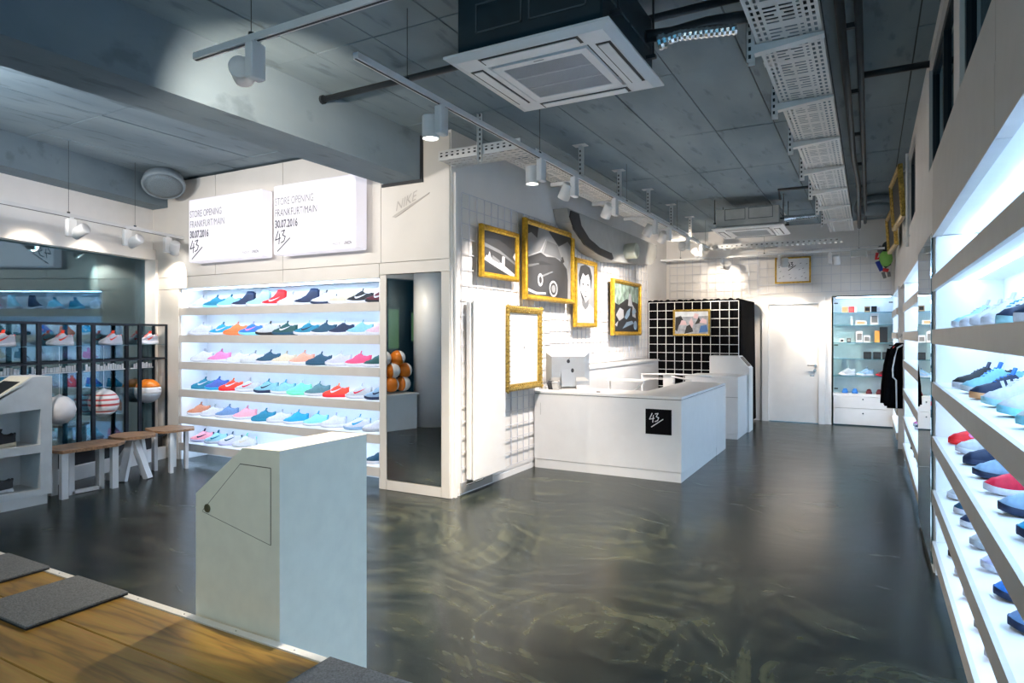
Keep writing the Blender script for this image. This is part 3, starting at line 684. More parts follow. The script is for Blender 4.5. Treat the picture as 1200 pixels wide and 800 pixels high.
spot('white spotlight hanging straight above the near display stand', (-1.83, 1.80), (-1.90, 1.80, 1.15), 170, size=21, sidev=(-0.085, 0), zt=3.35)
for lx, l, e in ((0.9, 'right-hand spotlight on the shopfront window track nearest the alcove wall', 70), (1.5, 'middle spotlight on the shopfront window track', 70), (2.2, 'left-hand spotlight on the shopfront window track farthest from the alcove', 80)):
    q = facade(lx-0.55, 0.30); aim = facade(lx-0.55, -0.25, 2.3)
    spot('white '+l, (q[0], q[1]), aim if lx > 1 else (-7.75, 5.1, 2.05), e*0.45, zt=2.75, size=75, sidev=(0.05, 0.06))
q = facade(3.0, 0.30); spot('unseen white spotlight added on the window track to light the round column', (q[0], q[1]), (-6.63, 1.05, 1.0), 26, zt=2.75, size=110, blend=1.0, sidev=(0.05, 0.06))  # unseen spot added to brighten the column in the mirror
spot('white spotlight on the back wall track above the framed poster', (-1.36, 11.9), (-1.2, 12.5, 0.6), 75, zt=2.93, size=75, sidev=(0.09, 0))
spot('white spotlight on the back wall track at the right end', (-0.58, 11.9), (-0.4, 12.5, 0.8), 75, zt=2.93, size=75, sidev=(0.09, 0))
spot('white spotlight on the back wall track above the fabric cubicle', (-2.3, 11.9), (-2.4, 12.55, 2.5), 14, zt=2.93, size=80, sidev=(0.09, 0))
r = root('fluorescent_fitting', 'small pale fitting under the cable tray end at the back', 'lamp', (-0.2, 11.9, 2.86))
MB().box(-0.28, -0.05, 11.85, 12.0, 2.82, 2.92).build('body', ACZ, r)

def speaker(label, c, R, tilt):
    r = root('ceiling_speaker', label, 'speaker', c)
    M = Matrix.Rotation(tilt[0], 3, 'X') @ Matrix.Rotation(tilt[1], 3, 'Y')
    o = MB().lathe([(R*0.5, 0.16), (R*0.92, 0.10), (R, 0.02), (R*0.98, 0.0), (R*0.93, -0.004)], c, 36, M).build('speaker_shell', mat('speaker_grey', (0.20, 0.25, 0.29), 0.5), r)
    for p in o.data.polygons: p.use_smooth = len(p.vertices) == 4
    MB().lathe([(R*0.93, 0.0), (R*0.6, -0.025), (R*0.02, -0.034)], c, 36, M).build('speaker_grille', mat('speaker_mesh', (0.14, 0.18, 0.21), 0.6, scale=200, var=0.4), r, smooth=True)
    MB().tube([c, (c[0], c[1], 3.5)], 0.02, 8).build('mounting_stem', PIPE, r)
speaker('round grey speaker under the beam end near the shopfront', (-7.28, 4.72, 3.30), 0.235, (-0.32, -0.42))
speaker('round grey speaker on the ceiling near the far right corner', (0.07, 10.55, 3.33), 0.29, (-0.25, 0.0))

track('short white track above the near display stand', (-2.3, 1.80, 3.35), (-1.3, 1.80, 3.35), (0.1, 0.9))
# unseen tracks behind and beside the camera, added to brighten stand, alcove and ceiling
track('unseen ceiling track added over the entrance behind the camera', (-4.0, -0.9, 3.05), (0.2, -0.9, 3.05), (0.2, 0.8))
for i, (x, ax, e) in enumerate(((-3.4, -3.0, 26), (-1.8, -1.9, 26), (-0.3, -0.6, 20))):
    spot('added fill spotlight on the unseen entrance track behind the camera, %s from the left' % ('first', 'second', 'third')[i], (x, -0.9), (ax, 2.6, 0.4), e, col=(1, 0.86, 0.58), size=110, blend=0.9)
track('unseen ceiling track added in the window bay left of the beam', (-6.6, 1.3, 2.95), (-4.5, 1.3, 2.95), (0.2, 0.8))
for i, (x, ax) in enumerate(((-6.2, -6.6), (-4.9, -4.6))):
    spot('added fill spotlight on the unseen window bay track, %s' % ('nearer the window', 'nearer the beam')[i], (x, 1.3), (ax, 5.1, 1.6), 110, col=(1, 0.90, 0.80), size=100, blend=0.9, zt=2.95)  # unseen spots added to wash the alcove wall
spot('added fill spotlight on the unseen window bay track, turned up to wash the ceiling', (-5.5, 1.3), (-5.9, 3.7, 3.5), 70, col=(0.86, 0.93, 1.0), size=140, blend=1.0, zt=2.95)  # unseen uplight added to brighten the left ceiling bay
# grey moulded canopy with black rubber band above the picture wall
r = root('wall_canopy', 'pale grey curved hanging canopy with a black band above the pictures', 'canopy', (-3.3, 8.8, 2.95))
prof = [(7.35, 3.12), (7.45, 2.95), (7.8, 2.77), (8.3, 2.66), (8.9, 2.62), (9.6, 2.66), (10.3, 2.70), (10.9, 2.76), (11.2, 2.9), (11.2, 3.12)]
MB().prism(prof, 'x', -3.47, -3.28).build('canopy_body', mat('canopy_grey', (0.38, 0.38, 0.36), 0.6), r)
bd = [(7.7, 3.10), (7.78, 2.96), (8.05, 2.83), (8.45, 2.75), (8.9, 2.73), (8.98, 2.66), (8.9, 2.63), (8.4, 2.655), (7.9, 2.73), (7.55, 2.88), (7.42, 3.02), (7.45, 3.10)]
MB().prism(bd, 'x', -3.285, -3.262).build('black_band', BLACK, r)
MB().lathe([(0.11, 0), (0.12, 0.05), (0.12, 0.18), (0.09, 0.19), (0.06, 0.10), (0.01, 0.10)], (-3.28, 9.55, 2.83), 20, Matrix.Rotation(PI/2, 3, 'Y')).build('round_spout', mat('spout_grey', (0.42, 0.45, 0.38), 0.5), r)
# ------------------------------------------------------------------ pictures
RX, UZ = (0, 1, 0), (0, 0, 1)
def frame(name, label, O, R, U, N, w, h, mw, depth, m, cat='picture', paper=PAPER, hook=0.048):
    r = root(name, label, cat, O)
    O = Vector(O); R = Vector(R); U = Vector(U); N = Vector(N)
    # mitred moulding : four sides
    prof = [(0, 0), (0, depth*0.75), (0.25, depth), (0.55, depth), (0.65, depth*0.72), (1, depth*0.6), (1, 0)]
    cs = [(0, 0, 1, 1), (w, 0, -1, 1), (w, h, -1, -1), (0, h, 1, -1)]
    for k in range(4):
        a = cs[k]; c = cs[(k+1) % 4]; rings = []
        for q in (a, c): rings.append([O + R*(q[0]+q[2]*t*mw) + U*(q[1]+q[3]*t*mw) + N*d for t, d in prof])
        MB().rings(rings).build('frame_side', m, r)
    MB().plate([(mw*0.9, mw*0.9), (w-mw*0.9, mw*0.9), (w-mw*0.9, h-mw*0.9), (mw*0.9, h-mw*0.9)], O, R, U, N, depth*0.3, 0.002).build('print', paper, r)
    if hook:
        b = MB()
        for q in (0.25, 0.75): b.bar(O+R*w*q+U*(h-mw*0.5), O+R*w*q+U*(h-mw*0.5)-N*hook, 0.012, 0.012)
        b.build('hanging_hooks', STEELW, r)
    return r, O + R*mw + U*mw + N*(depth*0.3+0.003), w-2*mw, h-2*mw
def shapes(r, name, polys, m, P, R, U, N, W, H, lift=0.0):
    if name in ('print_hub', 'print_figures', 'photo_figures') and len(polys) > 1:
        for k, pl in enumerate(polys): shapes(r, name[:-1] if name.endswith('s') else name, [pl], m, P, R, U, N, W, H, lift+0.0001*k)
        return
    b = MB()
    for k, pl in enumerate(polys): b.plate([(min(max(a, 0), 1)*W, min(max(c, 0), 1)*H) for a, c in pl], P, R, U, N, 0.0006, lift+0.0001*k)
    return b.build(name, m, r)
def ell(cx, cy, rx, ry, n=20, a0=0, a1=2*PI): return [(cx+rx*math.cos(a0+(a1-a0)*i/n), cy+ry*math.sin(a0+(a1-a0)*i/n)) for i in range(n)]
PK = mat('print_black', (0.015, 0.016, 0.018), 0.5); PD = mat('print_dark_grey', (0.028, 0.029, 0.031), 0.5); PG = mat('print_mid_grey', (0.11, 0.115, 0.12), 0.5); PL = mat('print_light_grey', (0.20, 0.205, 0.21), 0.5); PW = mat('print_white', (0.36, 0.36, 0.37), 0.5)
NX = (1, 0, 0)
FX = -3.41
# 1 : small car print
r, P, W, H = frame('framed_picture', 'small gold-framed black and white car print, leftmost on the wall', (FX, 5.50, 2.13), RX, UZ, NX, 0.78, 0.53, 0.055, 0.05, GOLD, paper=PD)
A = (P, RX, UZ, NX, W, H)
shapes(r, 'print_light', [[(0.03,0.30),(0.10,0.42),(0.55,0.28),(0.98,0.06),(0.98,0.0),(0.85,0.0),(0.40,0.16)], [(0.14,0.38),(0.19,0.52),(0.24,0.36)], [(0.56,0.26),(0.58,0.46),(0.66,0.46),(0.65,0.20)], [(0.92,0.5),(1,0.62),(1,0.4)]], PW, *A)
shapes(r, 'print_grey', [[(0,0.62),(0.5,0.52),(1,0.30),(1,0.36),(0.5,0.60),(0,0.72)], [(0.25,0.34),(0.50,0.26),(0.50,0.34),(0.28,0.44)]], PG, *A)
shapes(r, 'print_dark', [[(0,1),(1,1),(1,0.75),(0.85,0.70),(0.5,0.86),(0,0.82)], [(0,0.0),(0.75,0.0),(0.35,0.13),(0,0.26)]], PK, *A)
# 2 : large vintage car print
r, P, W, H = frame('framed_picture', 'largest gold-framed black and white print of a vintage car', (FX, 6.42, 1.95), RX, UZ, NX, 1.36, 0.915, 0.06, 0.06, GOLD, paper=PL)
A = (P, RX, UZ, NX, W, H)
shapes(r, 'print_dark', [[(0,0),(0,0.56),(0.12,0.60),(0.30,0.64),(0.42,0.60),(0.62,0.62),(0.80,0.56),(0.90,0.48),(0.93,0.30),(0.92,0.0)]], PD, *A)
shapes(r, 'print_black', [[(0,0.85),(0.10,0.90),(0.22,0.84),(0.25,1),(0,1)], [(0.48,0.98),(0.70,0.80),(0.92,0.92),(1,0.86),(1,1),(0.48,1)], [(0.44,0.02),(0.5,0.18),(0.58,0.22),(0.66,0.18),(0.7,0.02)], [(0.72,0.62),(0.80,0.66),(0.84,0.58),(0.78,0.55)], [(0.02,0.40),(0.30,0.52),(0.60,0.50),(0.30,0.46)]], PK, *A, lift=0.0008)
shapes(r, 'print_grey', [[(0.36,0.64),(0.44,0.84),(0.66,0.82),(0.78,0.60),(0.62,0.625)], [(0,0.42),(0.25,0.48),(0.26,0.46),(0,0.38)], [(0.30,0.30),(0.55,0.40),(0.56,0.38),(0.30,0.27)]], PG, *A, lift=0.0016)
shapes(r, 'print_light', [ell(0.575, 0.13, 0.095, 0.125), ell(0.285, 0.235, 0.055, 0.095), [(0,0.10),(0.20,0.05),(0.40,0.06),(0.40,0.03),(0.20,0.015),(0,0.06)], [(0.02,0.56),(0.30,0.665),(0.31,0.65),(0.02,0.53)], [(0.28,0.66),(0.40,0.86),(0.41,0.85),(0.30,0.65)]], PW, *A, lift=0.0024)
shapes(r, 'print_hub', [ell(0.575, 0.13, 0.07, 0.095), ell(0.285, 0.235, 0.03, 0.055)], PD, *A, lift=0.0034)
shapes(r, 'print_hub_cap', [ell(0.575, 0.13, 0.045, 0.06)], PL, *A, lift=0.0040)
# 3 : portrait
r, P, W, H = frame('framed_picture', 'tall narrow gold-framed portrait print of a smiling face', (FX, 7.84, 1.655), RX, UZ, NX, 0.76, 0.915, 0.06, 0.05, GOLD, paper=PL)
A = (P, RX, UZ, NX, W, H)
shapes(r, 'print_hair', [[(0.18,0.60),(0.14,0.80),(0.24,0.95),(0.5,1.0),(0.76,0.96),(0.88,0.82),(0.82,0.58),(0.74,0.72),(0.26,0.72)]], PK, *A)
shapes(r, 'print_shoulder', [[(0,0),(0.02,0.24),(0.30,0.33),(0.70,0.33),(0.98,0.26),(1,0)]], PW, *A)
shapes(r, 'print_neck', [[(0.32,0.30),(0.34,0.42),(0.66,0.42),(0.68,0.30),(0.5,0.22)]], PG, *A, lift=0.0008)
shapes(r, 'print_face', [[(0.24,0.72),(0.22,0.56),(0.32,0.42),(0.5,0.34),(0.68,0.42),(0.79,0.56),(0.77,0.72),(0.66,0.84),(0.5,0.80),(0.36,0.84)]], PW, *A, lift=0.0014)
shapes(r, 'print_features', [ell(0.37, 0.655, 0.055, 0.016), ell(0.64, 0.655, 0.055, 0.016), [(0.30,0.70),(0.44,0.715),(0.44,0.70)], [(0.57,0.70),(0.71,0.715),(0.71,0.70)], [(0.37,0.475),(0.5,0.435),(0.64,0.475),(0.5,0.46)], [(0.46,0.545),(0.55,0.545),(0.5,0.525)], [(0.22,0.55),(0.32,0.42),(0.5,0.34),(0.34,0.46)]], PK, *A, lift=0.002)
# 4 : group by motorbike
r, P, W, H = frame('framed_picture', 'gold-framed dark photograph of figures, farthest along the picture wall', (FX, 9.24, 1.545), RX, UZ, NX, 1.34, 0.86, 0.06, 0.06, GOLD, paper=PK)
A = (P, RX, UZ, NX, W, H)
shapes(r, 'print_background', [[(0,0.62),(0.2,0.55),(0.5,0.7),(1,0.62),(1,1),(0,1)]], mat('print_foliage', (0.20, 0.27, 0.22), 0.6, var=0.7, scale=9), *A)
shapes(r, 'print_figures', [[(0.56,0.56),(0.60,0.82),(0.68,0.82),(0.74,0.55)], [(0.10,0.34),(0.24,0.50),(0.38,0.46),(0.40,0.30),(0.22,0.22)], [(0.06,0.14),(0.18,0.22),(0.14,0.10)], [(0.74,0.60),(0.84,0.50),(0.88,0.30),(0.74,0.34)]], PW, *A, lift=0.001)
shapes(r, 'print_machine', [[(0.42,0.30),(0.52,0.44),(0.66,0.52),(0.62,0.36),(0.50,0.26)], [(0.34,0.06),(0.50,0.20),(0.72,0.24),(0.80,0.18),(0.55,0.12)], ell(0.86, 0.14, 0.07, 0.10), [(0.72,0.44),(0.84,0.52),(0.90,0.44),(0.78,0.36)]], mat('print_steel_blue', (0.18, 0.26, 0.34), 0.5), *A, lift=0.0016)
# ornate white frame
r, P, W, H = frame('ornate_frame', 'ornate antique gold frame with a blank white sheet, beside the counter', (FX, 5.99, 0.945), RX, UZ, NX, 0.84, 0.92, 0.075, 0.06, GOLDD, paper=mat('blank_white', (0.86, 0.86, 0.86), 0.3, var=0.01))
b = MB(); O = Vector((FX, 5.99, 0.945))
def bead(u, v, s): b.sphere(O + Vector((0.052, u, v)), s, 7, 5, (0.8, 1, 1))
n = 17
for i in range(n+1):
    for k, (du, s) in enumerate(((0.018, 0.015), (0.042, 0.012), (0.060, 0.008))):
        j = (i+0.5*(k % 2))/n
        if j > 1: continue
        bead(j*0.84, du, s); bead(j*0.84, 0.92-du, s); bead(du, j*0.92, s); bead(0.84-du, j*0.92, s)
b.build('carved_ornament', GOLDD, r, kind='stuff')
b = MB()
shapes(r, 'faint_marks', [[(0.24,0.80),(0.27,0.83),(0.28,0.80)], [(0.50,0.50),(0.54,0.56),(0.55,0.48)]], PG, P, RX, UZ, NX, W, H)
# poster over the door
r, P, W, H = frame('framed_picture', 'gold-framed white poster with handwritten number above the white door', (-1.49, 12.44, 2.465), (1,0,0), UZ, (0,-1,0), 0.585, 0.46, 0.028, 0.04, GOLD)
mark43(0.10, tuple(P+Vector((0.17, 0, 0.24))), (1,0,0), UZ, (0,-1,0), INK, r, w=0.12)
b = MB()
for (a, c) in ((0.03,0.25),(0.05,0.18),(0.04,0.06),(0.10,0.09),(0.22,0.06),(0.20,0.12),(0.30,0.05),(0.36,0.20),(0.42,0.22),(0.44,0.14),(0.40,0.08),(0.46,0.05),(0.38,0.31),(0.48,0.30),(0.08,0.32)):
    b.ribbon([(a, c), (a+0.022, c+0.012)], 0.008, P, (1,0,0), UZ, (0,-1,0), 0.001, 0.001)
b.build('scattered_signatures', PG, r, kind='stuff')
# small picture on fabric cubicle
r, P, W, H = frame('framed_picture', 'small gold-framed colour photo hanging on the black fabric grid', (-3.0, 11.255, 1.535), (1,0,0), UZ, (0,-1,0), 0.63, 0.455, 0.035, 0.03, GOLDD, hook=0.012, paper=mat('photo_grey', (0.30, 0.32, 0.36), 0.5, var=0.3, scale=14))
A = (P, (1,0,0), UZ, (0,-1,0), W, H)
shapes(r, 'photo_sky', [[(0,0.75),(1,0.8),(1,1),(0,1)]], mat('photo_sky', (0.55, 0.58, 0.62), 0.5, var=0.2), *A)
shapes(r, 'photo_dark', [[(0,0.2),(0.02,0.75),(0.18,0.82),(0.25,0.6),(0.12,0.4),(0.06,0.1)], [(0.28,0.0),(0.35,0.35),(0.5,0.45),(0.55,0.1)], [(0.6,0.42),(0.72,0.75),(0.8,0.5)]], PK, *A)
shapes(r, 'photo_figures', [[(0.14,0.4),(0.2,0.62),(0.32,0.58),(0.36,0.4)], [(0.55,0.72),(0.6,0.92),(0.72,0.86),(0.68,0.66)], [(0.74,0.5),(0.82,0.7),(0.95,0.62),(0.96,0.44)], [(0.42,0.5),(0.5,0.72),(0.56,0.46),(0.52,0.25)]], mat('photo_pink', (0.60, 0.42, 0.45), 0.5), *A, lift=0.001)
shapes(r, 'photo_blue', [[(0.72,0.05),(0.78,0.36),(0.95,0.4),(1,0.1)]], mat('photo_blue', (0.05, 0.14, 0.36), 0.5), *A, lift=0.001)
# two gold frames tilted on the right wall
for (y0, y1, z0, z1, x, l) in ((8.15, 9.30, 2.83, 3.40, 0.33, 'gold frame on the right wall seen edge-on, nearer and higher'), (9.75, 10.9, 2.72, 3.24, 0.315, 'gold frame on the right wall seen edge-on, farther and lower')):
    R = Vector((0.05, -1, 0)).normalized(); U = Vector((-0.06, 0, 1)).normalized(); N = R.cross(U)
    frame('framed_picture', l, (x-0.05, y1, z0), R, U, N, y1-y0, z1-z0, 0.06, 0.05, GOLDD, paper=PD)
r = root('wall_conduit', 'thin white vertical conduit with brackets on the right wall', 'conduit', (0.34, 7.75, 2.5))
MB().tube([(0.33, 7.75, 2.45), (0.33, 7.75, 3.4)], 0.015, 8).box(0.32, 0.36, 7.74, 7.76, 2.55, 2.57).box(0.32, 0.36, 7.74, 7.76, 3.2, 3.22).build('conduit_tube', STEELW, r)
# colourful hanging ornament
r = root('hanging_ornament', 'small colourful green, red, blue and black hanging ornament in the far corner', 'ornament', (0.19, 12.25, 2.6))
ox, oy = 0.20, 12.25
MB().sphere((ox+0.02, oy, 2.80), 0.10, 12, 8, (1, 0.8, 1.4)).build('green_body', mat('ornament_green', (0.22, 0.50, 0.10), 0.5), r, smooth=True)
MB().sphere((ox+0.03, oy, 2.98), 0.075, 12, 8, (0.9, 0.9, 1.3)).tube([(ox+0.02, oy, 3.02), (ox+0.06, oy, 3.12)], 0.02, 6).build('black_head', BLACK, r, smooth=True)
MB().sphere((ox-0.06, oy, 2.95), 0.055, 10, 7, (0.8, 0.8, 1.2)).build('grey_ear', PL, r, smooth=True)
MB().tube([(ox-0.04, oy, 2.82), (ox-0.12, oy, 2.80), (ox-0.10, oy, 2.90)], 0.025, 8).build('red_arm', mat('ornament_red', (0.6, 0.02, 0.03), 0.4), r, smooth=True)
MB().tube([(ox-0.09, oy, 2.76), (ox-0.04, oy, 2.60)], [0.045, 0.03], 8).build('blue_leg', mat('ornament_blue', (0.01, 0.03, 0.30), 0.4), r, smooth=True)
MB().tube([(ox+0.08, oy, 2.72), (ox+0.0, oy, 2.66)], 0.03, 8).build('black_belt', BLACK, r, smooth=True)
MB().tube([(ox-0.02, oy, 2.62), (ox+0.06, oy, 2.60)], 0.03, 8).build('red_trunk', MATS['ornament_red'], r, smooth=True)
MB().tube([(ox-0.02, oy, 2.58), (ox+0.01, oy, 2.48)], 0.025, 8).tube([(ox+0.06, oy, 2.58), (ox+0.07, oy, 2.50)], 0.025, 8).build('pale_feet', PL, r, smooth=True)
MB().tube([(ox+0.05, oy, 3.1), (ox+0.05, oy, 3.5)], 0.003, 5).build('hanging_thread', PIPE, r)

# ------------------------------------------------------------------ light boxes
def lightbox(label, x0, x1, y0, faint):
    r = root('poster_lightbox', label, 'lightbox', ((x0+x1)/2, 5.0, 2.41))
    MB().cbox(x0, x1, y0, 5.06, 2.41, 3.15, 0.012).build('acrylic_box', LIGHTBOX, r)
    MB().box(x0+0.06, x0+0.09, 5.06, 5.1, 2.6, 3.0).box(x1-0.09, x1-0.06, 5.06, 5.1, 2.6, 3.0).build('wall_mount', PIPE, r)
    A = ((0.66,0,0), UZ, (0,-1,0)); A1 = ((1,0,0), UZ, (0,-1,0)); sz = 0.145; o = 0.0015
    text_plate('STORE OPENING', sz*0.78, (x0+0.03, y0, 2.935), *A, INKL, 'lettering_line', r, o)
    text_plate('FRANKFURT/MAIN', sz*0.78, (x0+0.03, y0, 2.815), *A, INKL if faint else INKG, 'lettering_line', r, o)
    text_plate('30.07.2016', sz*0.80, (x0+0.03, y0, 2.695), *A, INKG, 'lettering_line', r, o, bold=0.004)
    mark43(0.155, (x0+0.035, y0, 2.51), *A1, mat('lightbox_ink', (0.05, 0.055, 0.07), 0.6), r, w=0.075)
    text_plate('MADE BY', 0.042, (x1-0.30, y0, 2.455), *A, INKL, 'small_lettering', r, o)
    text_plate('UNION', 0.048, (x1-0.145, y0, 2.455), *A, INKG, 'small_lettering', r, o, bold=0.001)
lightbox('glowing white store opening poster box, left of the two', -7.08, -5.83, 4.9, True)
lightbox('glowing white store opening poster box, right of the two and next to the beam', -5.62, -4.46, 4.88, False)

# ------------------------------------------------------------------ radiator
r = root('panel_radiator', 'tall flat white panel radiator on the corner of the picture wall', 'radiator', (-3.42, 5.65, 0.1))
MB().cbox(-3.40, -3.37, 5.36, 5.98, 0.13, 1.89, 0.008).build('front_plate', WHITE, r)
MB().cbox(-3.455, -3.405, 5.34, 5.97, 0.14, 1.88, 0.006).build('rear_plate', WHITE, r)
MB().tube([(-3.43, 5.30, 0.10), (-3.43, 5.62, 0.10)], 0.010, 8).tube([(-3.43, 5.45, 0.10), (-3.43, 5.45, 0.14)], 0.012, 8).tube([(-3.43, 5.62, 0.10), (-3.43, 5.62, 0.14)], 0.016, 8).build('valve_pipes', CHROME, r)
MB().box(-3.47, -3.455, 5.26, 5.85, 0.02, 0.12).build('cover_plate', ALU, r)

# ------------------------------------------------------------------ window seat and felt pads
r = root('plank_bench', 'low oak plank window seat in the foreground with a white metal edge', 'bench', (-3.5, 1.0, 0))
ys = [0.55, 0.80, 1.05, 1.30, 1.53]
for k in range(4):
    xs = [-5.6, -4.2+0.5*(k % 2), -2.75-0.5*(k % 3), -0.9]
    for a, c in zip(xs[:-1], xs[1:]):
        MB().cbox(a+0.0015, c-0.0015, ys[k]+0.0015, ys[k+1]-0.0015, 0.47, 0.5+random.uniform(-0.0006, 0.0006), 0.0025).build('plank', OAK, r)
MB().box(-5.6, -0.9, 1.532, 1.562, 0.44, 0.5015).build('edge_strip', mat('glossy_white_strip', (0.70, 0.69, 0.66), 0.12, var=0.02), r)
b = MB()
for i in range(16): b.lathe([(0.0035, 0), (0.0025, 0.0012)], (-5.45+i*0.29, 1.547, 0.5015), 8)
b.build('screws', CHROME, r)
MB().box(-5.6, -0.9, 1.50, 1.53, 0, 0.44).box(-5.6, -0.9, 0.6, 0.63, 0, 0.47).build('carcass', WHITE, r)
PADS = (('square grey felt seat pad on the oak window seat, farther left', -3.59, -3.22), ('square grey felt seat pad on the oak window seat, nearer the display stand', -2.995, -2.625), ('grey felt seat pad at the bottom edge, right of the display stand', -1.525, -1.16))
for l, x0, x1 in PADS:
    p = root('felt_seat_pad', l, 'seat pad', ((x0+x1)/2, 1.37, 0.501), group='felt pads on the window seat')
    MB().cbox(x0, x1, 1.187, 1.553, 0.507, 0.516, 0.002).build('felt_top', FELT, p)
    MB().box(x0+0.001, x1-0.001, 1.188, 1.552, 0.501, 0.507).build('felt_backing', FELTD, p)

# ------------------------------------------------------------------ display stands (kiosks)
r = root('display_stand', 'white display stand with sloping front in the foreground behind the window seat', 'stand', (-2.0, 1.79, 0))
prof = [(-2.236, 0.0), (-2.236, 0.952), (-1.975, 1.145), (-1.785, 1.150), (-1.785, 0.0)]
MB().prism(prof, 'y', 1.578, 2.02).build('body', KIOSKW, r)
hp = [(-2.195, 0.89), (-1.985, 1.085), (-1.83, 1.085), (-1.83, 0.82)]
gap = MB(); hatch = MB()
hatch.plate([(a, c) for a, c in hp], (0, 1.578, 0), (1,0,0), UZ, (0,-1,0), 0.0022)
pp = hp+[hp[0]]
gap.ribbon(pp, 0.006, (0, 1.578, 0), (1,0,0), UZ, (0,-1,0), 0.0008)
gap.build('hatch_gap', mat('gap_shadow', (0.10, 0.09, 0.07), 0.9), r)
h = hatch.build('hatch', KIOSKW, r)
MB().lathe([(0.016, 0), (0.016, 0.004), (0.012, 0.005)], (-2.165, 1.5765, 0.905), 16, Matrix.Rotation(PI/2, 3, 'X')).build('key_lock', mat('lock_bronze', (0.16, 0.14, 0.08), 0.35, metal=0.6), h)
def slope_plate(b, x0, z0, x1, z1, y0, y1, a, c, d, e, t, off):
    S = Vector((x1-x0, 0, z1-z0)); L = S.length; S.normalize(); N = Vector((-S.z, 0, S.x)) if S.x*1 > 0 else Vector((S.z, 0, -S.x))
    if N.z < 0: N = -N
    b.plate([(a*L, d), (c*L, d), (c*L, e), (a*L, e)], (x0, y0, z0), S, (0,1,0), N, t, off)
b = MB(); slope_plate(b, -2.236, 0.952, -1.975, 1.145, 1.578, 2.02, 0.15, 0.85, 0.08, 0.36, 0.004, 0.0005); b.build('tablet_screen', BLACK, r)
# left stand
r = root('display_stand', 'white display stand with two open shoe niches at the left edge', 'stand', (-6.86, 2.8, 0))
X1 = -6.63; X0 = -7.02; Y0 = 2.40; Y1 = 3.215
prof = [(Y0, 0.09), (Y0, 0.68), (2.68, 0.93), (3.055, 1.172), (Y1, 1.172), (Y1, 0.09)]
# carcass: sides made of frame pieces around two niches
def px(b, poly, x0, x1): return b.prism(poly, 'x', x0, x1)
b = MB()
px(b, prof, X0, X0+0.02)
N0, N1 = 2.50, 3.12
for poly in ([(Y0,0.09),(Y0,0.68),(N0,0.77),(N0,0.09)], [(N1,0.09),(N1,1.172),(Y1,1.172),(Y1,0.09)], [(N0,0.09),(N0,0.146),(N1,0.146),(N1,0.09)], [(N0,0.478),(N0,0.552),(N1,0.552),(N1,0.478)], [(N0,0.845),(2.56,0.845),(2.68,0.93),(3.055,1.172),(N1,1.172),(N1,0.875)]):
    px(b, poly, X0+0.02, X1)
b.build('carcass', KIOSKW if False else mat('stand_white', (0.70, 0.71, 0.71), 0.45), r)
MB().box(X0+0.02, X1-0.02, Y0+0.02, Y1-0.03, 0, 0.09).build('plinth', WHITE, r)
S = Vector((0, 3.055-2.68, 1.172-0.93)); L = S.length; S.normalize()
for nm, a, c, d, e, m_, off, t in (('tablet_frame', -0.10, 0.98, 0.01, 0.38, KIOSKW, 0.0005, 0.006), ('tablet_screen', 0.06, 0.80, 0.05, 0.34, BLACK, 0.007, 0.002)):
    MB().plate([(d, a*L), (e, a*L), (e, c*L), (d, c*L)], (X0, 2.68, 0.93), (1,0,0), S, Vector((0, -S.z, S.y)), t, off).build(nm, m_, r)
mark43(0.05, (X0+0.22, 2.80, 1.012), (1,0,0), S, Vector((0, -S.z, S.y)), mat('screen_mark', (0.5, 0.5, 0.5), 0.4), r, off=0.008)

# ------------------------------------------------------------------ stools
def beam(b, p0, p1, w, d, up=(0, 0, 1)): return b.bar(p0, p1, w, d, up)
r = root('wooden_stool', 'wood topped bench stool with white box frame legs, nearest the display stand', 'stool', (-6.85, 3.55, 0), group='wood topped stools by the window')
MB().prism([(-7.02, 3.36), (-6.90, 3.24), (-6.62, 3.30), (-6.60, 3.80), (-6.72, 3.94), (-7.04, 3.90)], 'z', 0.435, 0.465).build('seat', OAKSEAT, r)
for p in ((-6.93, 3.37), (-6.68, 3.34), (-6.98, 3.83), (-6.72, 3.83)):
    beam(MB(), (*p, 0.0), (*p, 0.435), 0.06, 0.05).build('leg', WHITE, r)
b = MB(); q = (-6.93, 3.37, 0.04); 
beam(MB(), (-6.80, 3.46, 0.02), (-6.80, 3.74, 0.02), 0.05, 0.03).build('floor_rail', WHITE, r)
beam(MB(), (-6.80, 3.46, 0.0), (-6.80, 3.46, 0.435), 0.05, 0.05).build('leg', WHITE, r)
beam(MB(), (-6.80, 3.74, 0.0), (-6.80, 3.74, 0.435), 0.05, 0.05).build('leg', WHITE, r)
r = root('wooden_stool', 'round-ended wooden stool with splayed white legs, middle of the three', 'stool', (-7.02, 4.2, 0), group='wood topped stools by the window')
MB().prism([(-7.24, 4.14), (-7.14, 4.01), (-6.98, 3.96), (-6.84, 4.00), (-6.77, 4.16), (-6.80, 4.32), (-6.92, 4.39), (-7.10, 4.39), (-7.22, 4.30)], 'z', 0.445, 0.475).build('seat', OAKSEAT, r)
for p0, p1 in (((-7.16, 4.02, 0), (-6.98, 4.20, 0.445)), ((-6.84, 4.26, 0), (-7.02, 4.20, 0.445)), ((-7.06, 4.36, 0), (-7.00, 4.26, 0.445)), ((-6.92, 4.03, 0), (-7.00, 4.16, 0.40))):
    beam(MB(), p0, p1, 0.075, 0.06).build('leg', WHITE, r)
r = root('wooden_stool', 'wooden stool with straight white plank legs nearest the shoe shelf', 'stool', (-7.1, 4.66, 0), group='wood topped stools by the window')
MB().prism([(-7.32, 4.52), (-7.02, 4.43), (-6.86, 4.46), (-6.80, 4.78), (-6.98, 4.90), (-7.30, 4.84)], 'z', 0.455, 0.48).build('seat', OAKSEAT, r)
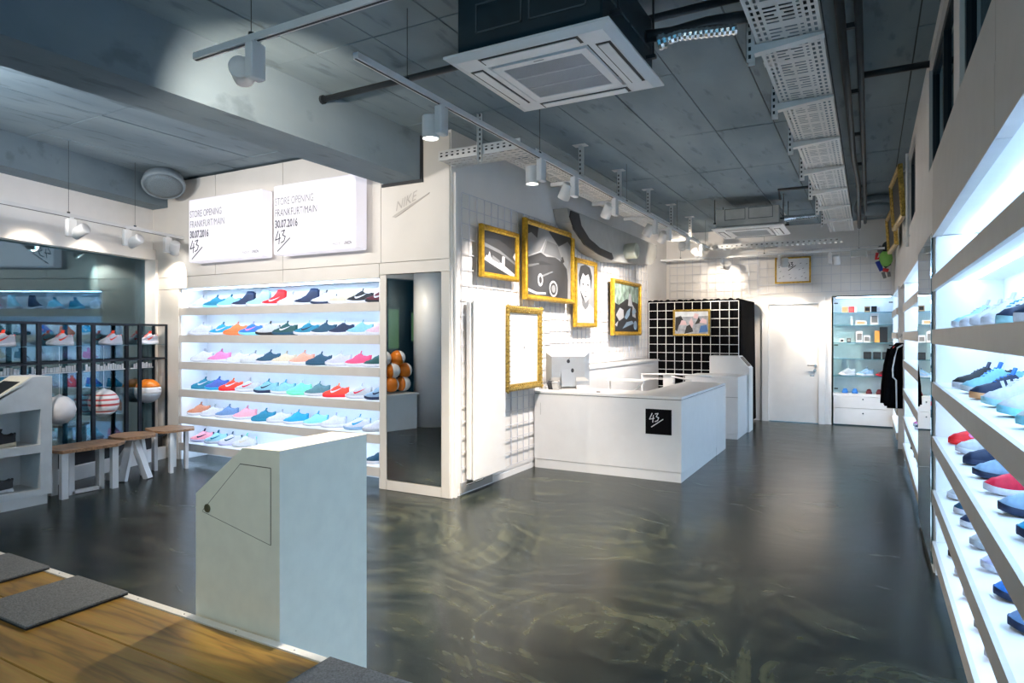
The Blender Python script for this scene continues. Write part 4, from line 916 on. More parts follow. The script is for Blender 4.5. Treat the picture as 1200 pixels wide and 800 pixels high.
for p in ((-7.20, 4.56), (-6.98, 4.80), (-6.90, 4.56), (-7.22, 4.80)):
    beam(MB(), (*p, 0), (*p, 0.455), 0.11 if p[0] < -7.1 else 0.07, 0.035, (0.3, 1, 0)).build('leg', WHITE, r)

# ------------------------------------------------------------------ sales counter
r = root('sales_counter', 'white L-shaped sales counter with a black number sign', 'counter', (-2.6, 7.5, 0))
CX0, CX1, CY0, CY1 = -3.455, -1.733, 6.82, 9.20
MB().box(CX0, CX1-0.02, CY0, CY0+0.02, 0.105, 0.862).build('front_panel', WHITE, r)
MB().box(CX1-0.02, CX1, CY0, 8.60, 0.105, 0.862).build('end_panel', WHITE, r)
MB().box(CX1-0.02, CX1, 8.604, CY1, 0.0, 0.862).box(-2.2, CX1-0.02, CY1-0.02, CY1, 0, 0.862).build('end_panel', WHITE, r)
MB().box(CX0, CX1-0.004, CY0+0.004, CY0+0.02, 0, 0.10).box(CX1-0.02, CX1-0.004, CY0+0.02, 8.60, 0, 0.10).build('plinth', WHITE, r)
MB().box(CX0, CX1-0.012, CY0+0.012, CY0+0.03, 0.85, 0.874).box(CX1-0.03, CX1-0.012, CY0+0.03, CY1-0.01, 0.85, 0.874).build('shadow_gap', mat('gap_grey', (0.22, 0.22, 0.21), 0.8), r)
MB().prism([(CX0, CY0-0.002), (CX1+0.002, CY0-0.002), (CX1+0.002, CY1), (-2.28, CY1), (-2.28, 7.42), (CX0, 7.42)], 'z', 0.872, 0.898).build('worktop', WHITE, r)
MB().box(-2.26, -2.24, 7.40, CY1, 0, 0.862).box(CX0, -2.24, 7.40, 7.42, 0, 0.862).build('inner_panel', WHITE, r)
MB().box(-3.38, -3.376, CY0-0.002, CY0, 0.62, 0.76).build('door_pull', ALU, r)
MB().box(-2.117, -1.836, CY0-0.006, CY0, 0.492, 0.760).build('sign_plate', mat('sign_black', (0.003, 0.003, 0.004), 0.8, spec=0.1), r)
sg = [o for o in r.children if o.name.startswith('sign_plate')][0]
mark43(0.105, (-2.075, CY0-0.006, 0.612), (1,0,0), UZ, (0,-1,0), mat('sign_white', (0.8, 0.8, 0.8), 0.5), sg, w=0.085, off=0.0005)
# second counter + stand
r = root('side_counter', 'plain white low counter block beyond the sales counter', 'counter', (-2.1, 10.7, 0))
MB().box(-2.50, -1.72, 10.06, 10.895, 0.075, 0.905).build('body', WHITE, r)
MB().box(-2.50, -1.726, 10.066, 10.895, 0.0, 0.07).build('plinth', WHITE, r)
MB().box(-2.505, -1.716, 10.056, 10.895, 0.905, 0.925).build('worktop', WHITE, r)
MB().box(-2.49, -1.7195, 10.0585, 10.06, 0.62, 0.625).build('seam', MATS['gap_grey'], r)
r = root('display_stand', 'far white display stand with a dark slot in its sloping side', 'stand', (-2.1, 11.15, 0))
K = [(-2.31, 0.0), (-2.31, 1.212), (-1.855, 1.212), (-1.69, 1.02), (-1.69, 0.0)]
MB().prism(K, 'y', 10.90, 11.262).build('body', WHITE, r)
b = MB(); slope_plate(b, -1.855, 1.212, -1.69, 1.02, 10.90, 11.262, 0.10, 0.85, 0.05, 0.31, 0.004, 0.0005); b.build('tablet_screen', BLACK, r)

# worktables behind the counter
r = root('work_table', 'white narrow table with panel leg behind the sales counter', 'table', (-2.6, 9.8, 0))
b = MB().tube([(-3.10, 9.74, 0.945), (-2.85, 9.75, 0.955), (-2.60, 9.76, 0.958), (-2.3, 9.78, 0.955), (-2.05, 9.80, 0.94)], 0.014, 8); b.build('curved_rail', STEELW, r, smooth=True)
MB().box(-2.76, -2.60, 9.77, 9.80, 0.0, 0.95).build('panel_leg', WHITE, r)
MB().tube([(-2.62, 9.72, 0.93), (-2.36, 9.6, 0.90), (-2.30, 9.6, 0.90), (-2.30, 9.6, 0.0)], 0.013, 8).build('side_rail', STEELW, r, smooth=True)
MB().box(-3.10, -2.62, 9.80, 9.9, 0.87, 0.885).build('shelf', WHITE, r)
MB().tube([(-3.08, 9.74, 0.945), (-3.08, 9.74, 0.0)], 0.012, 8).build('leg', STEELW, r, smooth=True)
r = root('folding_table', 'small white table with slanted legs next to the picture wall', 'table', (-2.85, 8.4, 0))
MB().box(-3.11, -2.60, 8.28, 8.55, 0.935, 0.953).build('tabletop', WHITE, r)
MB().tube([(-2.62, 8.36, 0.935), (-2.95, 8.36, 0.62), (-2.95, 8.36, 0.0)], 0.013, 8).build('leg', STEELW, r)
MB().tube([(-3.09, 8.36, 0.935), (-3.05, 8.36, 0.0)], 0.011, 8).build('leg', STEELW, r)
r = root('low_cabinet', 'plain white low cabinet along the picture wall behind the counter', 'cabinet', (-3.35, 9.5, 0))
MB().box(-3.45, -3.25, 7.9, 11.2, 0, 1.10).build('body', WHITE, r)
MB().box(-3.46, -3.24, 7.89, 11.21, 1.10, 1.13).build('worktop', WHITE, r)

# monitor and small things on counter
r = root('computer_monitor', 'aluminium all-in-one computer seen from behind on the sales counter', 'computer', (-3.18, 7.15, 0.898), rot=math.radians(36))
sil = ALU
b = MB().rings([[(-0.265, -0.012-0.02*k, 0.10-(-0.0)), (0.265, -0.012-0.02*k, 0.10), (0.265, -0.012-0.02*k, 0.455), (-0.265, -0.012-0.02*k, 0.455)] for k in (0,)] + [[(-0.20, -0.045, 0.15), (0.20, -0.045, 0.15), (0.20, -0.045, 0.40), (-0.20, -0.045, 0.40)]]); b.build('rear_shell', sil, r, smooth=False)
MB().box(-0.265, 0.265, -0.012, 0.0, 0.05, 0.455).build('screen_housing', sil, r)
MB().prism([(0.10, 0.0), (-0.085, 0.0), (-0.085, 0.008), (-0.02, 0.03), (-0.035, 0.24), (-0.045, 0.24), (-0.055, 0.04), (0.10, 0.008)], 'x', -0.09, 0.09).build('stand', sil, r)
ap = ell(0, 0, 0.020, 0.023, 16); MB().plate(ap, (0, -0.0455, 0.34), (1,0,0), UZ, (0,-1,0), 0.002).plate([(0.002,0.026),(0.014,0.040),(0.016,0.030),(0.006,0.024)], (0, -0.0455, 0.34), (1,0,0), UZ, (0,-1,0), 0.002).build('rear_emblem', BLACK, r)
MB().plate(ell(0, 0, 0.018, 0.026, 14), (0.05, -0.0455, 0.23), (1,0,0), UZ, (0,-1,0), 0.002).build('stand_slot', BLACK, r)
r = root('payment_terminal', 'small black and white card payment terminal with cable left of the computer', 'terminal', (-3.30, 6.95, 0.898))
MB().obox((-3.30, 6.95, 0.955), (0.075, 0.05, 0.10), Matrix.Rotation(0.5, 3, 'X')).build('body', BLACK, r)
MB().obox((-3.235, 6.93, 0.945), (0.07, 0.03, 0.12), Matrix.Rotation(0.35, 3, 'X')).build('screen_face', ALU, r)
MB().tube([(-3.40, 6.92, 0.90), (-3.37, 6.93, 0.96), (-3.28, 6.95, 0.99), (-3.20, 6.97, 1.015)], 0.005, 6).build('cable', CHROME, r)
MB().box(-3.38, -3.22, 6.90, 7.0, 0.898, 0.906).build('base', WHITE, r)
o = MB().cbox(-3.10, -2.88, 6.93, 7.08, 0.898, 0.906, 0.002).build('paper_pad', PAPER); tag(o, 'low white paper pad lying in front of the computer', 'paper pad')
o = MB().cbox(-2.74, -2.69, 6.95, 6.98, 0.898, 0.910, 0.003).build('card_holder', BLACK); tag(o, 'tiny black clip lying on the middle of the sales counter', 'clip')
# ------------------------------------------------------------------ shoes
def lerp(tab, t):
    for (a, va), (c, vc) in zip(tab[:-1], tab[1:]):
        if t <= c: 
            q = (t-a)/(c-a) if c > a else 0; q = q*q*(3-2*q)
            return va+(vc-va)*q
    return tab[-1][1]
def wid(t):
    w = lerp(WID, t)
    if t > 0.86: w = 0.0415*math.sqrt(max(0.004, 1-((t-0.86)/0.14)**2))
    if t < 0.05: w = 0.031*math.sqrt(max(0.12, 1-((0.05-t)/0.055)**2))
    return w
WID = [(0, 0.020), (0.05, 0.031), (0.18, 0.035), (0.42, 0.032), (0.70, 0.045), (0.85, 0.042), (0.95, 0.027), (1, 0.008)]
KINDS = {
 'runner': dict(h=[(0, 0.085), (0.06, 0.094), (0.16, 0.084), (0.30, 0.088), (0.42, 0.108), (0.55, 0.092), (0.70, 0.066), (0.86, 0.050), (1, 0.030)], sole=[(0, 0.030), (0.15, 0.026), (0.6, 0.020), (1, 0.018)], spring=0.014, op=(0.07, 0.39)),
 'sock':   dict(h=[(0, 0.130), (0.06, 0.148), (0.20, 0.150), (0.34, 0.148), (0.42, 0.112), (0.55, 0.084), (0.70, 0.062), (0.86, 0.048), (1, 0.030)], sole=[(0, 0.027), (0.15, 0.024), (0.6, 0.019), (1, 0.018)], spring=0.014, op=(0.07, 0.33)),
 'court':  dict(h=[(0, 0.078), (0.06, 0.084), (0.16, 0.074), (0.30, 0.078), (0.42, 0.098), (0.55, 0.084), (0.70, 0.062), (0.86, 0.050), (1, 0.032)], sole=[(0, 0.022), (0.6, 0.020), (1, 0.020)], spring=0.006, op=(0.07, 0.39)),
 'slide':  dict(h=[(0, 0.036), (0.3, 0.036), (0.45, 0.040), (0.55, 0.075), (0.72, 0.066), (0.80, 0.040), (1, 0.030)], sole=[(0, 0.032), (1, 0.028)], spring=0.004, op=(2, 3)),
}
L_ = 0.285
def shoe_meshes(kind):
    K = KINDS[kind]; res = {}
    def X(t): return (t-0.5)*L_
    def spr(t): return K['spring']*max(0, (t-0.65)/0.35)**2
    def side(t, z):
        zb = lerp(K['sole'], t)+spr(t); h = lerp(K['h'], t)+spr(t)*0.5; k = max(0, min(1, (z-zb)/max(h-zb, 1e-3)))
        return wid(t)*(1-0.34*k*k)
    # sole
    N = 14; ts = [0, 0.03, 0.08]+[0.08+0.80*i/N for i in range(1, N)]+[0.88, 0.915, 0.945, 0.97, 0.988, 0.997, 1.0]
    b = MB(); rings = []
    for lvl in range(4):
        ring = []
        for sgn in (1, -1):
            for t in (ts if sgn == 1 else reversed(ts)):
                w = wid(t)*(1.03, 1.10, 1.08, 0.9)[lvl] + (0.001, 0.004, 0.003, 0)[lvl]
                z = (spr(t)*1.0, spr(t)+0.35*lerp(K['sole'], t), spr(t)+lerp(K['sole'], t)+0.004, spr(t)+lerp(K['sole'], t)+0.002)[lvl]
                ring.append((X(t)+(0.003 if t == 1 else -0.003 if t == 0 else 0), sgn*w, z))
        rings.append(ring)
    b.rings(rings); res['sole'] = b
    # upper
    ts = [0, 0.03, 0.07, 0.12, 0.18, 0.25, 0.32, 0.39, 0.45, 0.52, 0.60, 0.68, 0.76, 0.84, 0.89, 0.93, 0.96, 0.982, 0.995, 1.0]
    rings = []
    for t in ts:
        w = wid(t); zb = lerp(K['sole'], t)+spr(t); h = lerp(K['h'], t)+spr(t)*0.5
        op = K['op'][0] <= t <= K['op'][1]; ring = []
        for s in (1, -1):
            seq = [(w, zb), (side(t, zb+0.35*(h-zb)), zb+0.35*(h-zb)), (side(t, zb+0.7*(h-zb)), zb+0.7*(h-zb))]
            if op: seq += [(side(t, h)*0.95, h), (side(t, h)*0.78, h-0.003), (side(t, h)*0.70, max(zb+0.01, h-0.035))]
            else: seq += [(side(t, h)*0.86, zb+0.90*(h-zb)), (side(t, h)*0.60, zb+0.98*(h-zb)), (side(t, h)*0.3, h)]
            seq = [(y*s, z) for y, z in seq]
            if s == 1: left = seq
            else: right = list(reversed(seq))
        mid = [(0, max(zb+0.008, h-0.04) if op else h)]
        rings.append([(X(t), y, z) for y, z in left+mid+right])
    b = MB().rings(rings, cap=False, closed=False)
    n = len(rings[0]); b.f.append(tuple(range(n))); b.f.append(tuple(reversed(range((len(ts)-1)*n, len(ts)*n))))
    res['upper'] = b
    if kind != 'slide':
        # lining inside the collar
        b = MB(); tt = [0.09, 0.14, 0.2, 0.27, 0.33, 0.37 if kind != 'sock' else 0.32]
        up_ = []; lo_ = []
        for t in tt:
            h = lerp(K['h'], t); y = side(t, h)*0.69
            up_.append((X(t), y, h-0.010)); lo_.append((X(t), -y, h-0.010))
        v = up_+lo_; m = len(tt)
        b.add(v, [(i, i+1, m+i+1, m+i) for i in range(m-1)]); res['lining'] = b
        b = MB()
        for t in (0.46, 0.51, 0.56, 0.61, 0.655):
            h = lerp(K['h'], t)+0.0015; w = lerp(WID, t)*0.42
            M = Matrix.Rotation(math.atan2(-(lerp(K['h'], t+0.03)-lerp(K['h'], t-0.03)), 0.06*L_), 3, 'Y')
            b.obox((X(t), 0, h-0.002), (0.006, w*2, 0.004), M)
        if kind != 'sock': res['laces'] = b
        b = MB(); h = lerp(K['h'], 0.41)
        b.obox((X(0.395), 0, h+0.002), (0.007, 0.036, 0.040), Matrix.Rotation(-0.45, 3, 'Y'))
        if kind != 'sock': res['tongue'] = b
        b = MB(); h = lerp(K['h'], 0.0)
        b.obox((X(0.012), 0, h-0.012), (0.009, 0.022, 0.040), Matrix.Rotation(-0.12, 3, 'Y')); res['heel_tab'] = b
    def onside(polys, nm):
        b = MB()
        for s in (1, -1):
            for pl in polys:
                vs = [(x, s*(side(x/L_+0.5, z)+0.0012), z) for x, z in pl]; m = len(pl)
                c = (sum(p[0] for p in vs)/m, sum(p[1] for p in vs)/m, sum(p[2] for p in vs)/m)
                vs2 = [(x, y+s*0.0012, z) for x, y, z in vs]
                fs = [tuple(range(m, 2*m))]+[(i, (i+1) % m, m+(i+1) % m, m+i) for i in range(m)]
                b.add(vs+vs2, fs)
        res[nm] = b
    if kind in ('runner', 'court', 'sock'):
        seg = SWOOSH; sc = 0.095
        # crescent as a strip of quads
        lowr = [(-1.05,0.43),(-0.6,0.22),(-0.2,0.07),(0.15,-0.03),(0.34,-0.04),(0.45,0.05)]; upr = [(-1.05,0.43),(-0.65,0.31),(-0.28,0.21),(0.1,0.12),(0.28,0.11),(0.43,0.16)]
        z0 = 0.045 if kind != 'court' else 0.042
        P = lambda a, c: (a*sc*0.9+0.012, z0+c*sc)
        onside([[P(*lowr[i]), P(*lowr[i+1]), P(*upr[i+1]), P(*upr[i])] for i in range(5)], 'swoosh_mark')
        onside([[(-0.045+0.026*i, 0.040), (-0.031+0.026*i, 0.038), (-0.019+0.026*i, 0.078-0.004*i), (-0.033+0.026*i, 0.081-0.004*i)] for i in range(3)], 'stripe_mark')
    return res
SM = {}
for kd in KINDS:
    for part, b in shoe_meshes(kd).items():
        me = b.mesh('%s_%s' % (kd, part), smooth=part in ('sole', 'upper'), m=WHITE)
        import bmesh
        bm = bmesh.new(); bm.from_mesh(me); bmesh.ops.recalc_face_normals(bm, faces=bm.faces); bm.to_mesh(me); bm.free()
        SM[(kd, part)] = me
CC = {
 'white': (196, 197, 206), 'cream': (196, 184, 160), 'pale pink': (206, 176, 190), 'pink': (216, 120, 170), 'hot pink': (226, 70, 112), 'light pink': (246, 160, 176), 'salmon': (222, 150, 128), 'copper': (196, 128, 100),
 'red': (224, 20, 30), 'red-orange': (240, 62, 40), 'orange': (240, 120, 62), 'maroon': (84, 14, 30), 'crimson': (206, 16, 58),
 'teal': (14, 120, 150), 'dark teal': (8, 66, 92), 'cyan': (20, 150, 196), 'aqua': (128, 204, 226), 'pale aqua': (150, 200, 212), 'mint': (110, 214, 178), 'grey-teal': (74, 118, 130), 'light teal': (120, 176, 192), 'dark green': (14, 72, 72),
 'navy': (10, 34, 68), 'black': (12, 14, 22), 'purple-blue': (70, 96, 178), 'steel-blue': (96, 130, 172), 'blue': (40, 110, 190), 'sky blue': (150, 186, 220), 'grey': (150, 154, 160), 'pale grey': (180, 184, 188), 'lavender': (180, 180, 212), 'green': (0, 150, 90), 'blue-grey': (128, 158, 186), 'dark grey': (50, 52, 54), 'tan': (206, 150, 104),
}
CM = {}
def cmat(c):
    if c not in CM: CM[c] = mat('shoe_'+c.replace(' ', '_').replace('-', '_'), rgb(*CC[c]), 0.6, var=0.08, scale=60, bump=0.05)
    return CM[c]
def put(me_key, name, m, r, loc=None):
    o = bpy.data.objects.new(name, SM[me_key]); COL.objects.link(o); o.parent = r
    o.material_slots[0].link = 'OBJECT'; o.material_slots[0].material = m
    return o
def shoe(label, x, y, z, rot, kind='runner', up='white', sole='white', mark=None, acc=None, stripes=False, group=None, scale=1.0, name='sneaker', lace=None, line=None, pitch=0.0, zs=1.28):
    r = root(name, label, 'shoe', (x, y, z), rot, group); r.scale = (scale, scale, scale*zs); r.rotation_euler = (0, pitch, rot)
    acc = acc or up
    put((kind, 'sole'), 'sole', cmat(sole), r); put((kind, 'upper'), 'upper' if kind != 'slide' else 'strap', cmat(up), r)
    if kind == 'slide': return r
    put((kind, 'lining'), 'lining', cmat(line or ('navy' if up in ('navy', 'black', 'dark teal', 'teal', 'cyan', 'blue', 'dark green') else acc if acc != up else 'grey')), r)
    if (kind, 'laces') in SM: put((kind, 'laces'), 'laces', cmat(lace or acc), r); put((kind, 'tongue'), 'tongue', cmat(acc), r)
    put((kind, 'heel_tab'), 'heel_tab', cmat(acc), r)
    if mark: put((kind, 'stripe_mark' if stripes else 'swoosh_mark'), 'side_stripes' if stripes else 'side_mark', cmat(mark), r)
    return r
ORD = ['first', 'second', 'third', 'fourth', 'fifth', 'sixth', 'seventh', 'eighth', 'ninth', 'tenth', 'eleventh', 'twelfth']
ROWN = ['top shelf', 'second shelf', 'third shelf', 'fourth shelf', 'fifth shelf', 'bottom shelf']
ROWS = [
 [(232,'runner','white','white',None,None),(250,'runner','teal','aqua',None,'teal'),(263,'runner','aqua','white',None,'teal'),(271,'sock','navy','white',None,None),(292,'sock','pale aqua','white',None,'aqua'),(312,'sock','red','white','white',None),(327,'runner','white','white',None,None),(350,'sock','navy','white',None,None),(370,'runner','white','navy',None,'black'),(393,'runner','cream','white',None,'cream'),(415,'runner','black','white','white',None),(437,'sock','maroon','black','white','black')],
 [(232,'runner','white','white',None,None),(256,'runner','cyan','white','white','teal'),(273,'runner','orange','orange',None,'salmon'),(291,'runner','blue','aqua','pink','lavender'),(311,'runner','pale grey','black',None,'black'),(331,'runner','dark green','dark teal','white',None),(357,'runner','teal','white','navy','light teal'),(377,'runner','dark teal','white',None,'dark teal'),(401,'runner','navy','white',None,'white'),(418,'runner','light teal','white',None,'light teal'),(438,'runner','pale pink','white',None,None)],
 [(234,'runner','white','white',None,None),(254,'runner','pink','white',None,None),(276,'court','white','white',None,None),(288,'court','white','pale grey',None,'grey'),(307,'runner','dark teal','white',None,None),(328,'court','cream','white',None,'cream'),(351,'runner','salmon','white',None,None),(370,'court','dark teal','dark teal',None,None),(394,'runner','lavender','white',None,'white'),(417,'runner','hot pink','white',None,None),(439,'court','dark green','white',None,None)],
 [(235,'court','teal','teal','white',None),(251,'runner','purple-blue','cyan',None,'blue'),(267,'court','red-orange','red','white','orange'),(287,'runner','pale grey','white','crimson','white'),(309,'runner','light teal','navy','navy','teal'),(329,'runner','light teal','white',None,'cyan'),(346,'runner','mint','mint',None,'white'),(369,'runner','grey-teal','white',None,'grey-teal'),(391,'court','red-orange','red','white','orange'),(418,'runner','pale grey','white','crimson','white'),(438,'runner','blue-grey','navy','navy','grey')],
 [(230,'runner','copper','white',None,'copper'),(244,'court','white','white',None,'pale grey'),(263,'runner','steel-blue','white',None,'steel-blue'),(284,'runner','light pink','white',None,None),(306,'court','teal','teal',None,None),(322,'court','white','white',None,None),(344,'runner','cyan','white',None,None),(367,'runner','aqua','white',None,'cyan'),(388,'runner','white','white',None,'lavender'),(416,'runner','white','blue-grey','cyan','cyan'),(438,'court','white','grey',None,None)],
 [(234,'runner','light pink','lavender','navy','navy'),(250,'runner','pale aqua','white','teal','teal'),(266,'runner','white','lavender','dark teal','dark teal'),(283,'runner','white','pale grey','cream','mint'),(441,'court','dark teal','white',None,'navy')],
]
A0 = math.radians(28.86)
def atY(u, y):
    q = (u-600)/762; return y*(q*math.cos(A0)-math.sin(A0))/(q*math.sin(A0)+math.cos(A0))
for ri, row in enumerate(ROWS):
    xs = [atY(it[0], 5.25) for it in row]
    for i in range(1, len(xs)): xs[i] = max(xs[i], xs[i-1]+0.262) if ri != 5 or i < 4 else xs[i]
    if xs[-1] > -4.50:
        xs[-1] = -4.50
        for i in range(len(xs)-2, -1, -1): xs[i] = min(xs[i], xs[i+1]-0.262)
    for ci, (it, x) in enumerate(zip(row, xs)):
        u, kd, up, so, mk, ac = it
        knd = {'runner': 'running shoe', 'sock': 'high sock sneaker', 'court': 'low sneaker'}[kd]
        extra = ' with %s side mark' % mk if mk else ''
        pos = ORD[ci]+' from left' if ri != 5 or ci < 4 else 'rightmost'
        if ri == 5 and ci == 4: x = -4.50
        shoe('%s %s%s, %s on alcove\'s %s' % (up, knd, extra, pos, ROWN[ri]), x, 5.285, LZ[ri], math.radians(180+31+random.uniform(-2, 2)), kd, up, so, mk, ac, group='shoes on the long alcove shelf')
# right wall unit: toes to the aisle
RROWS = {
 0: [(4.55,'runner','black','black',None,None),(3.9,'runner','navy','navy',None,None),(3.3,'runner','light teal','navy',None,'navy'),(2.7,'runner','blue','white',None,None)],
 1: [(4.55,'runner','pale aqua','white',None,'lavender'),(4.17,'court','white','white','light teal','white'),(3.80,'runner','white','white','cyan','white'),(3.43,'court','white','white','navy','cyan'),(3.06,'court','navy','pale aqua','white','cyan'),(2.69,'court','navy','white','white',None)],
 2: [(4.53,'court','black','white',None,'navy'),(4.15,'runner','light teal','pale grey',None,'blue'),(3.78,'court','navy','tan','white','blue'),(3.41,'runner','white','pale aqua',None,'white'),(3.04,'runner','white','aqua',None,'white'),(2.67,'runner','pale grey','aqua',None,'lavender'),(2.30,'runner','navy','white',None,None)],
 3: [(4.72,'court','red','red','pink',None),(4.36,'runner','pale grey','white',None,'white'),(4.02,'court','navy','navy',None,None),(3.67,'runner','blue-grey','navy',None,'pale grey'),(3.33,'runner','crimson','white',None,'crimson'),(2.97,'runner','blue-grey','navy',None,'teal'),(2.62,'runner','cyan','navy',None,None),(2.25,'runner','pale grey','white',None,None)],
 4: [(4.80,'runner','pale grey','white',None,None),(4.43,'court','dark teal','white',None,None),(4.15,'court','navy','white',None,None),(3.76,'runner','pale grey','grey',None,None),(3.42,'runner','lavender','white',None,None),(3.09,'runner','blue','navy',None,None),(2.78,'runner','steel-blue','navy',None,None),(2.45,'runner','white','white',None,None)],
 5: [(4.72,'court','black','black',None,None),(4.38,'court','dark grey','white',None,None),(4.0,'runner','white','white',None,None),(3.6,'runner','white','grey',None,None),(3.30,'runner','teal','white',None,None)],
}
for ri, row in RROWS.items():
    for ci, (y, kd, up, so, mk, ac) in enumerate(row):
        knd = {'runner': 'running shoe', 'sock': 'high sock sneaker', 'court': 'low sneaker'}[kd]
        st = ri == 2 and ci == 2
        yaw = math.radians(180+random.uniform(-3, 3)+(12 if ri in (1, 2) else 8))
        lb = '%s %s, %s from far end on the near right unit\'s %s' % (up, knd, ORD[ci], ROWN[ri])
        if st: lb = 'navy low sneaker with three white stripes and pink sole on the right wall'
        shoe(lb, 0.555, y, RZ[ri], yaw, kd, up, so, mk, ac, stripes=st or (ri == 1 and ci in (1, 3)), group='shoes on the near right wall shelf')
# second right unit
for (y, zi, kd, up, so, l) in ((7.6, 1, 'slide', 'green', 'green', 'small green slide on the second right wall unit, upper shelf'), (7.4, 2, 'court', 'white', 'tan', 'white and tan sneaker with black collar on the second right wall unit'),
        (7.3, 3, 'court', 'navy', 'blue', 'dark blue sneaker in the middle of the second right wall unit'), (6.95, 3, 'court', 'white', 'white', 'white sneaker next to the dark blue one on the second right wall unit'),
        (8.4, 4, 'court', 'pink', 'white', 'pink sneaker low on the second right wall unit, farther back'), (8.1, 4, 'court', 'navy', 'white', 'navy sneaker low on the second right wall unit, beside the pink one'), (7.2, 4, 'court', 'black', 'black', 'black sneaker low on the second right wall unit, nearest the mirror'),
        (8.9, 5, 'court', 'black', 'black', 'black sneaker on the bottom shelf of the second right unit, farthest'), (8.3, 5, 'court', 'dark grey', 'white', 'dark grey sneaker on the bottom shelf of the second right unit'), (7.7, 5, 'court', 'light pink', 'white', 'light pink sneaker on the bottom shelf of the second right unit'), (7.2, 5, 'court', 'navy', 'navy', 'navy sneaker on the bottom shelf of the second right unit, nearer'), (6.8, 5, 'court', 'black', 'navy', 'black sneaker on the bottom shelf of the second right unit, nearest')):
    shoe(l, 0.555, y, RZ[zi], math.radians(186), kd, up, so, None, 'black' if up == 'white' and zi == 2 else None, group='shoes on the second right wall shelf', name='slide_sandal' if kd == 'slide' else 'sneaker')
# shoes in left stand
shoe('black sneaker with pale sole in the upper niche of the left stand', -6.74, 2.82, 0.552, math.radians(-90), 'runner', 'black', 'cream', None, 'black', scale=1.02)
shoe('grey and black sneaker in the lower niche of the left stand', -6.74, 2.80, 0.146, math.radians(-90), 'runner', 'dark grey', 'pale grey', None, 'black', scale=1.02)

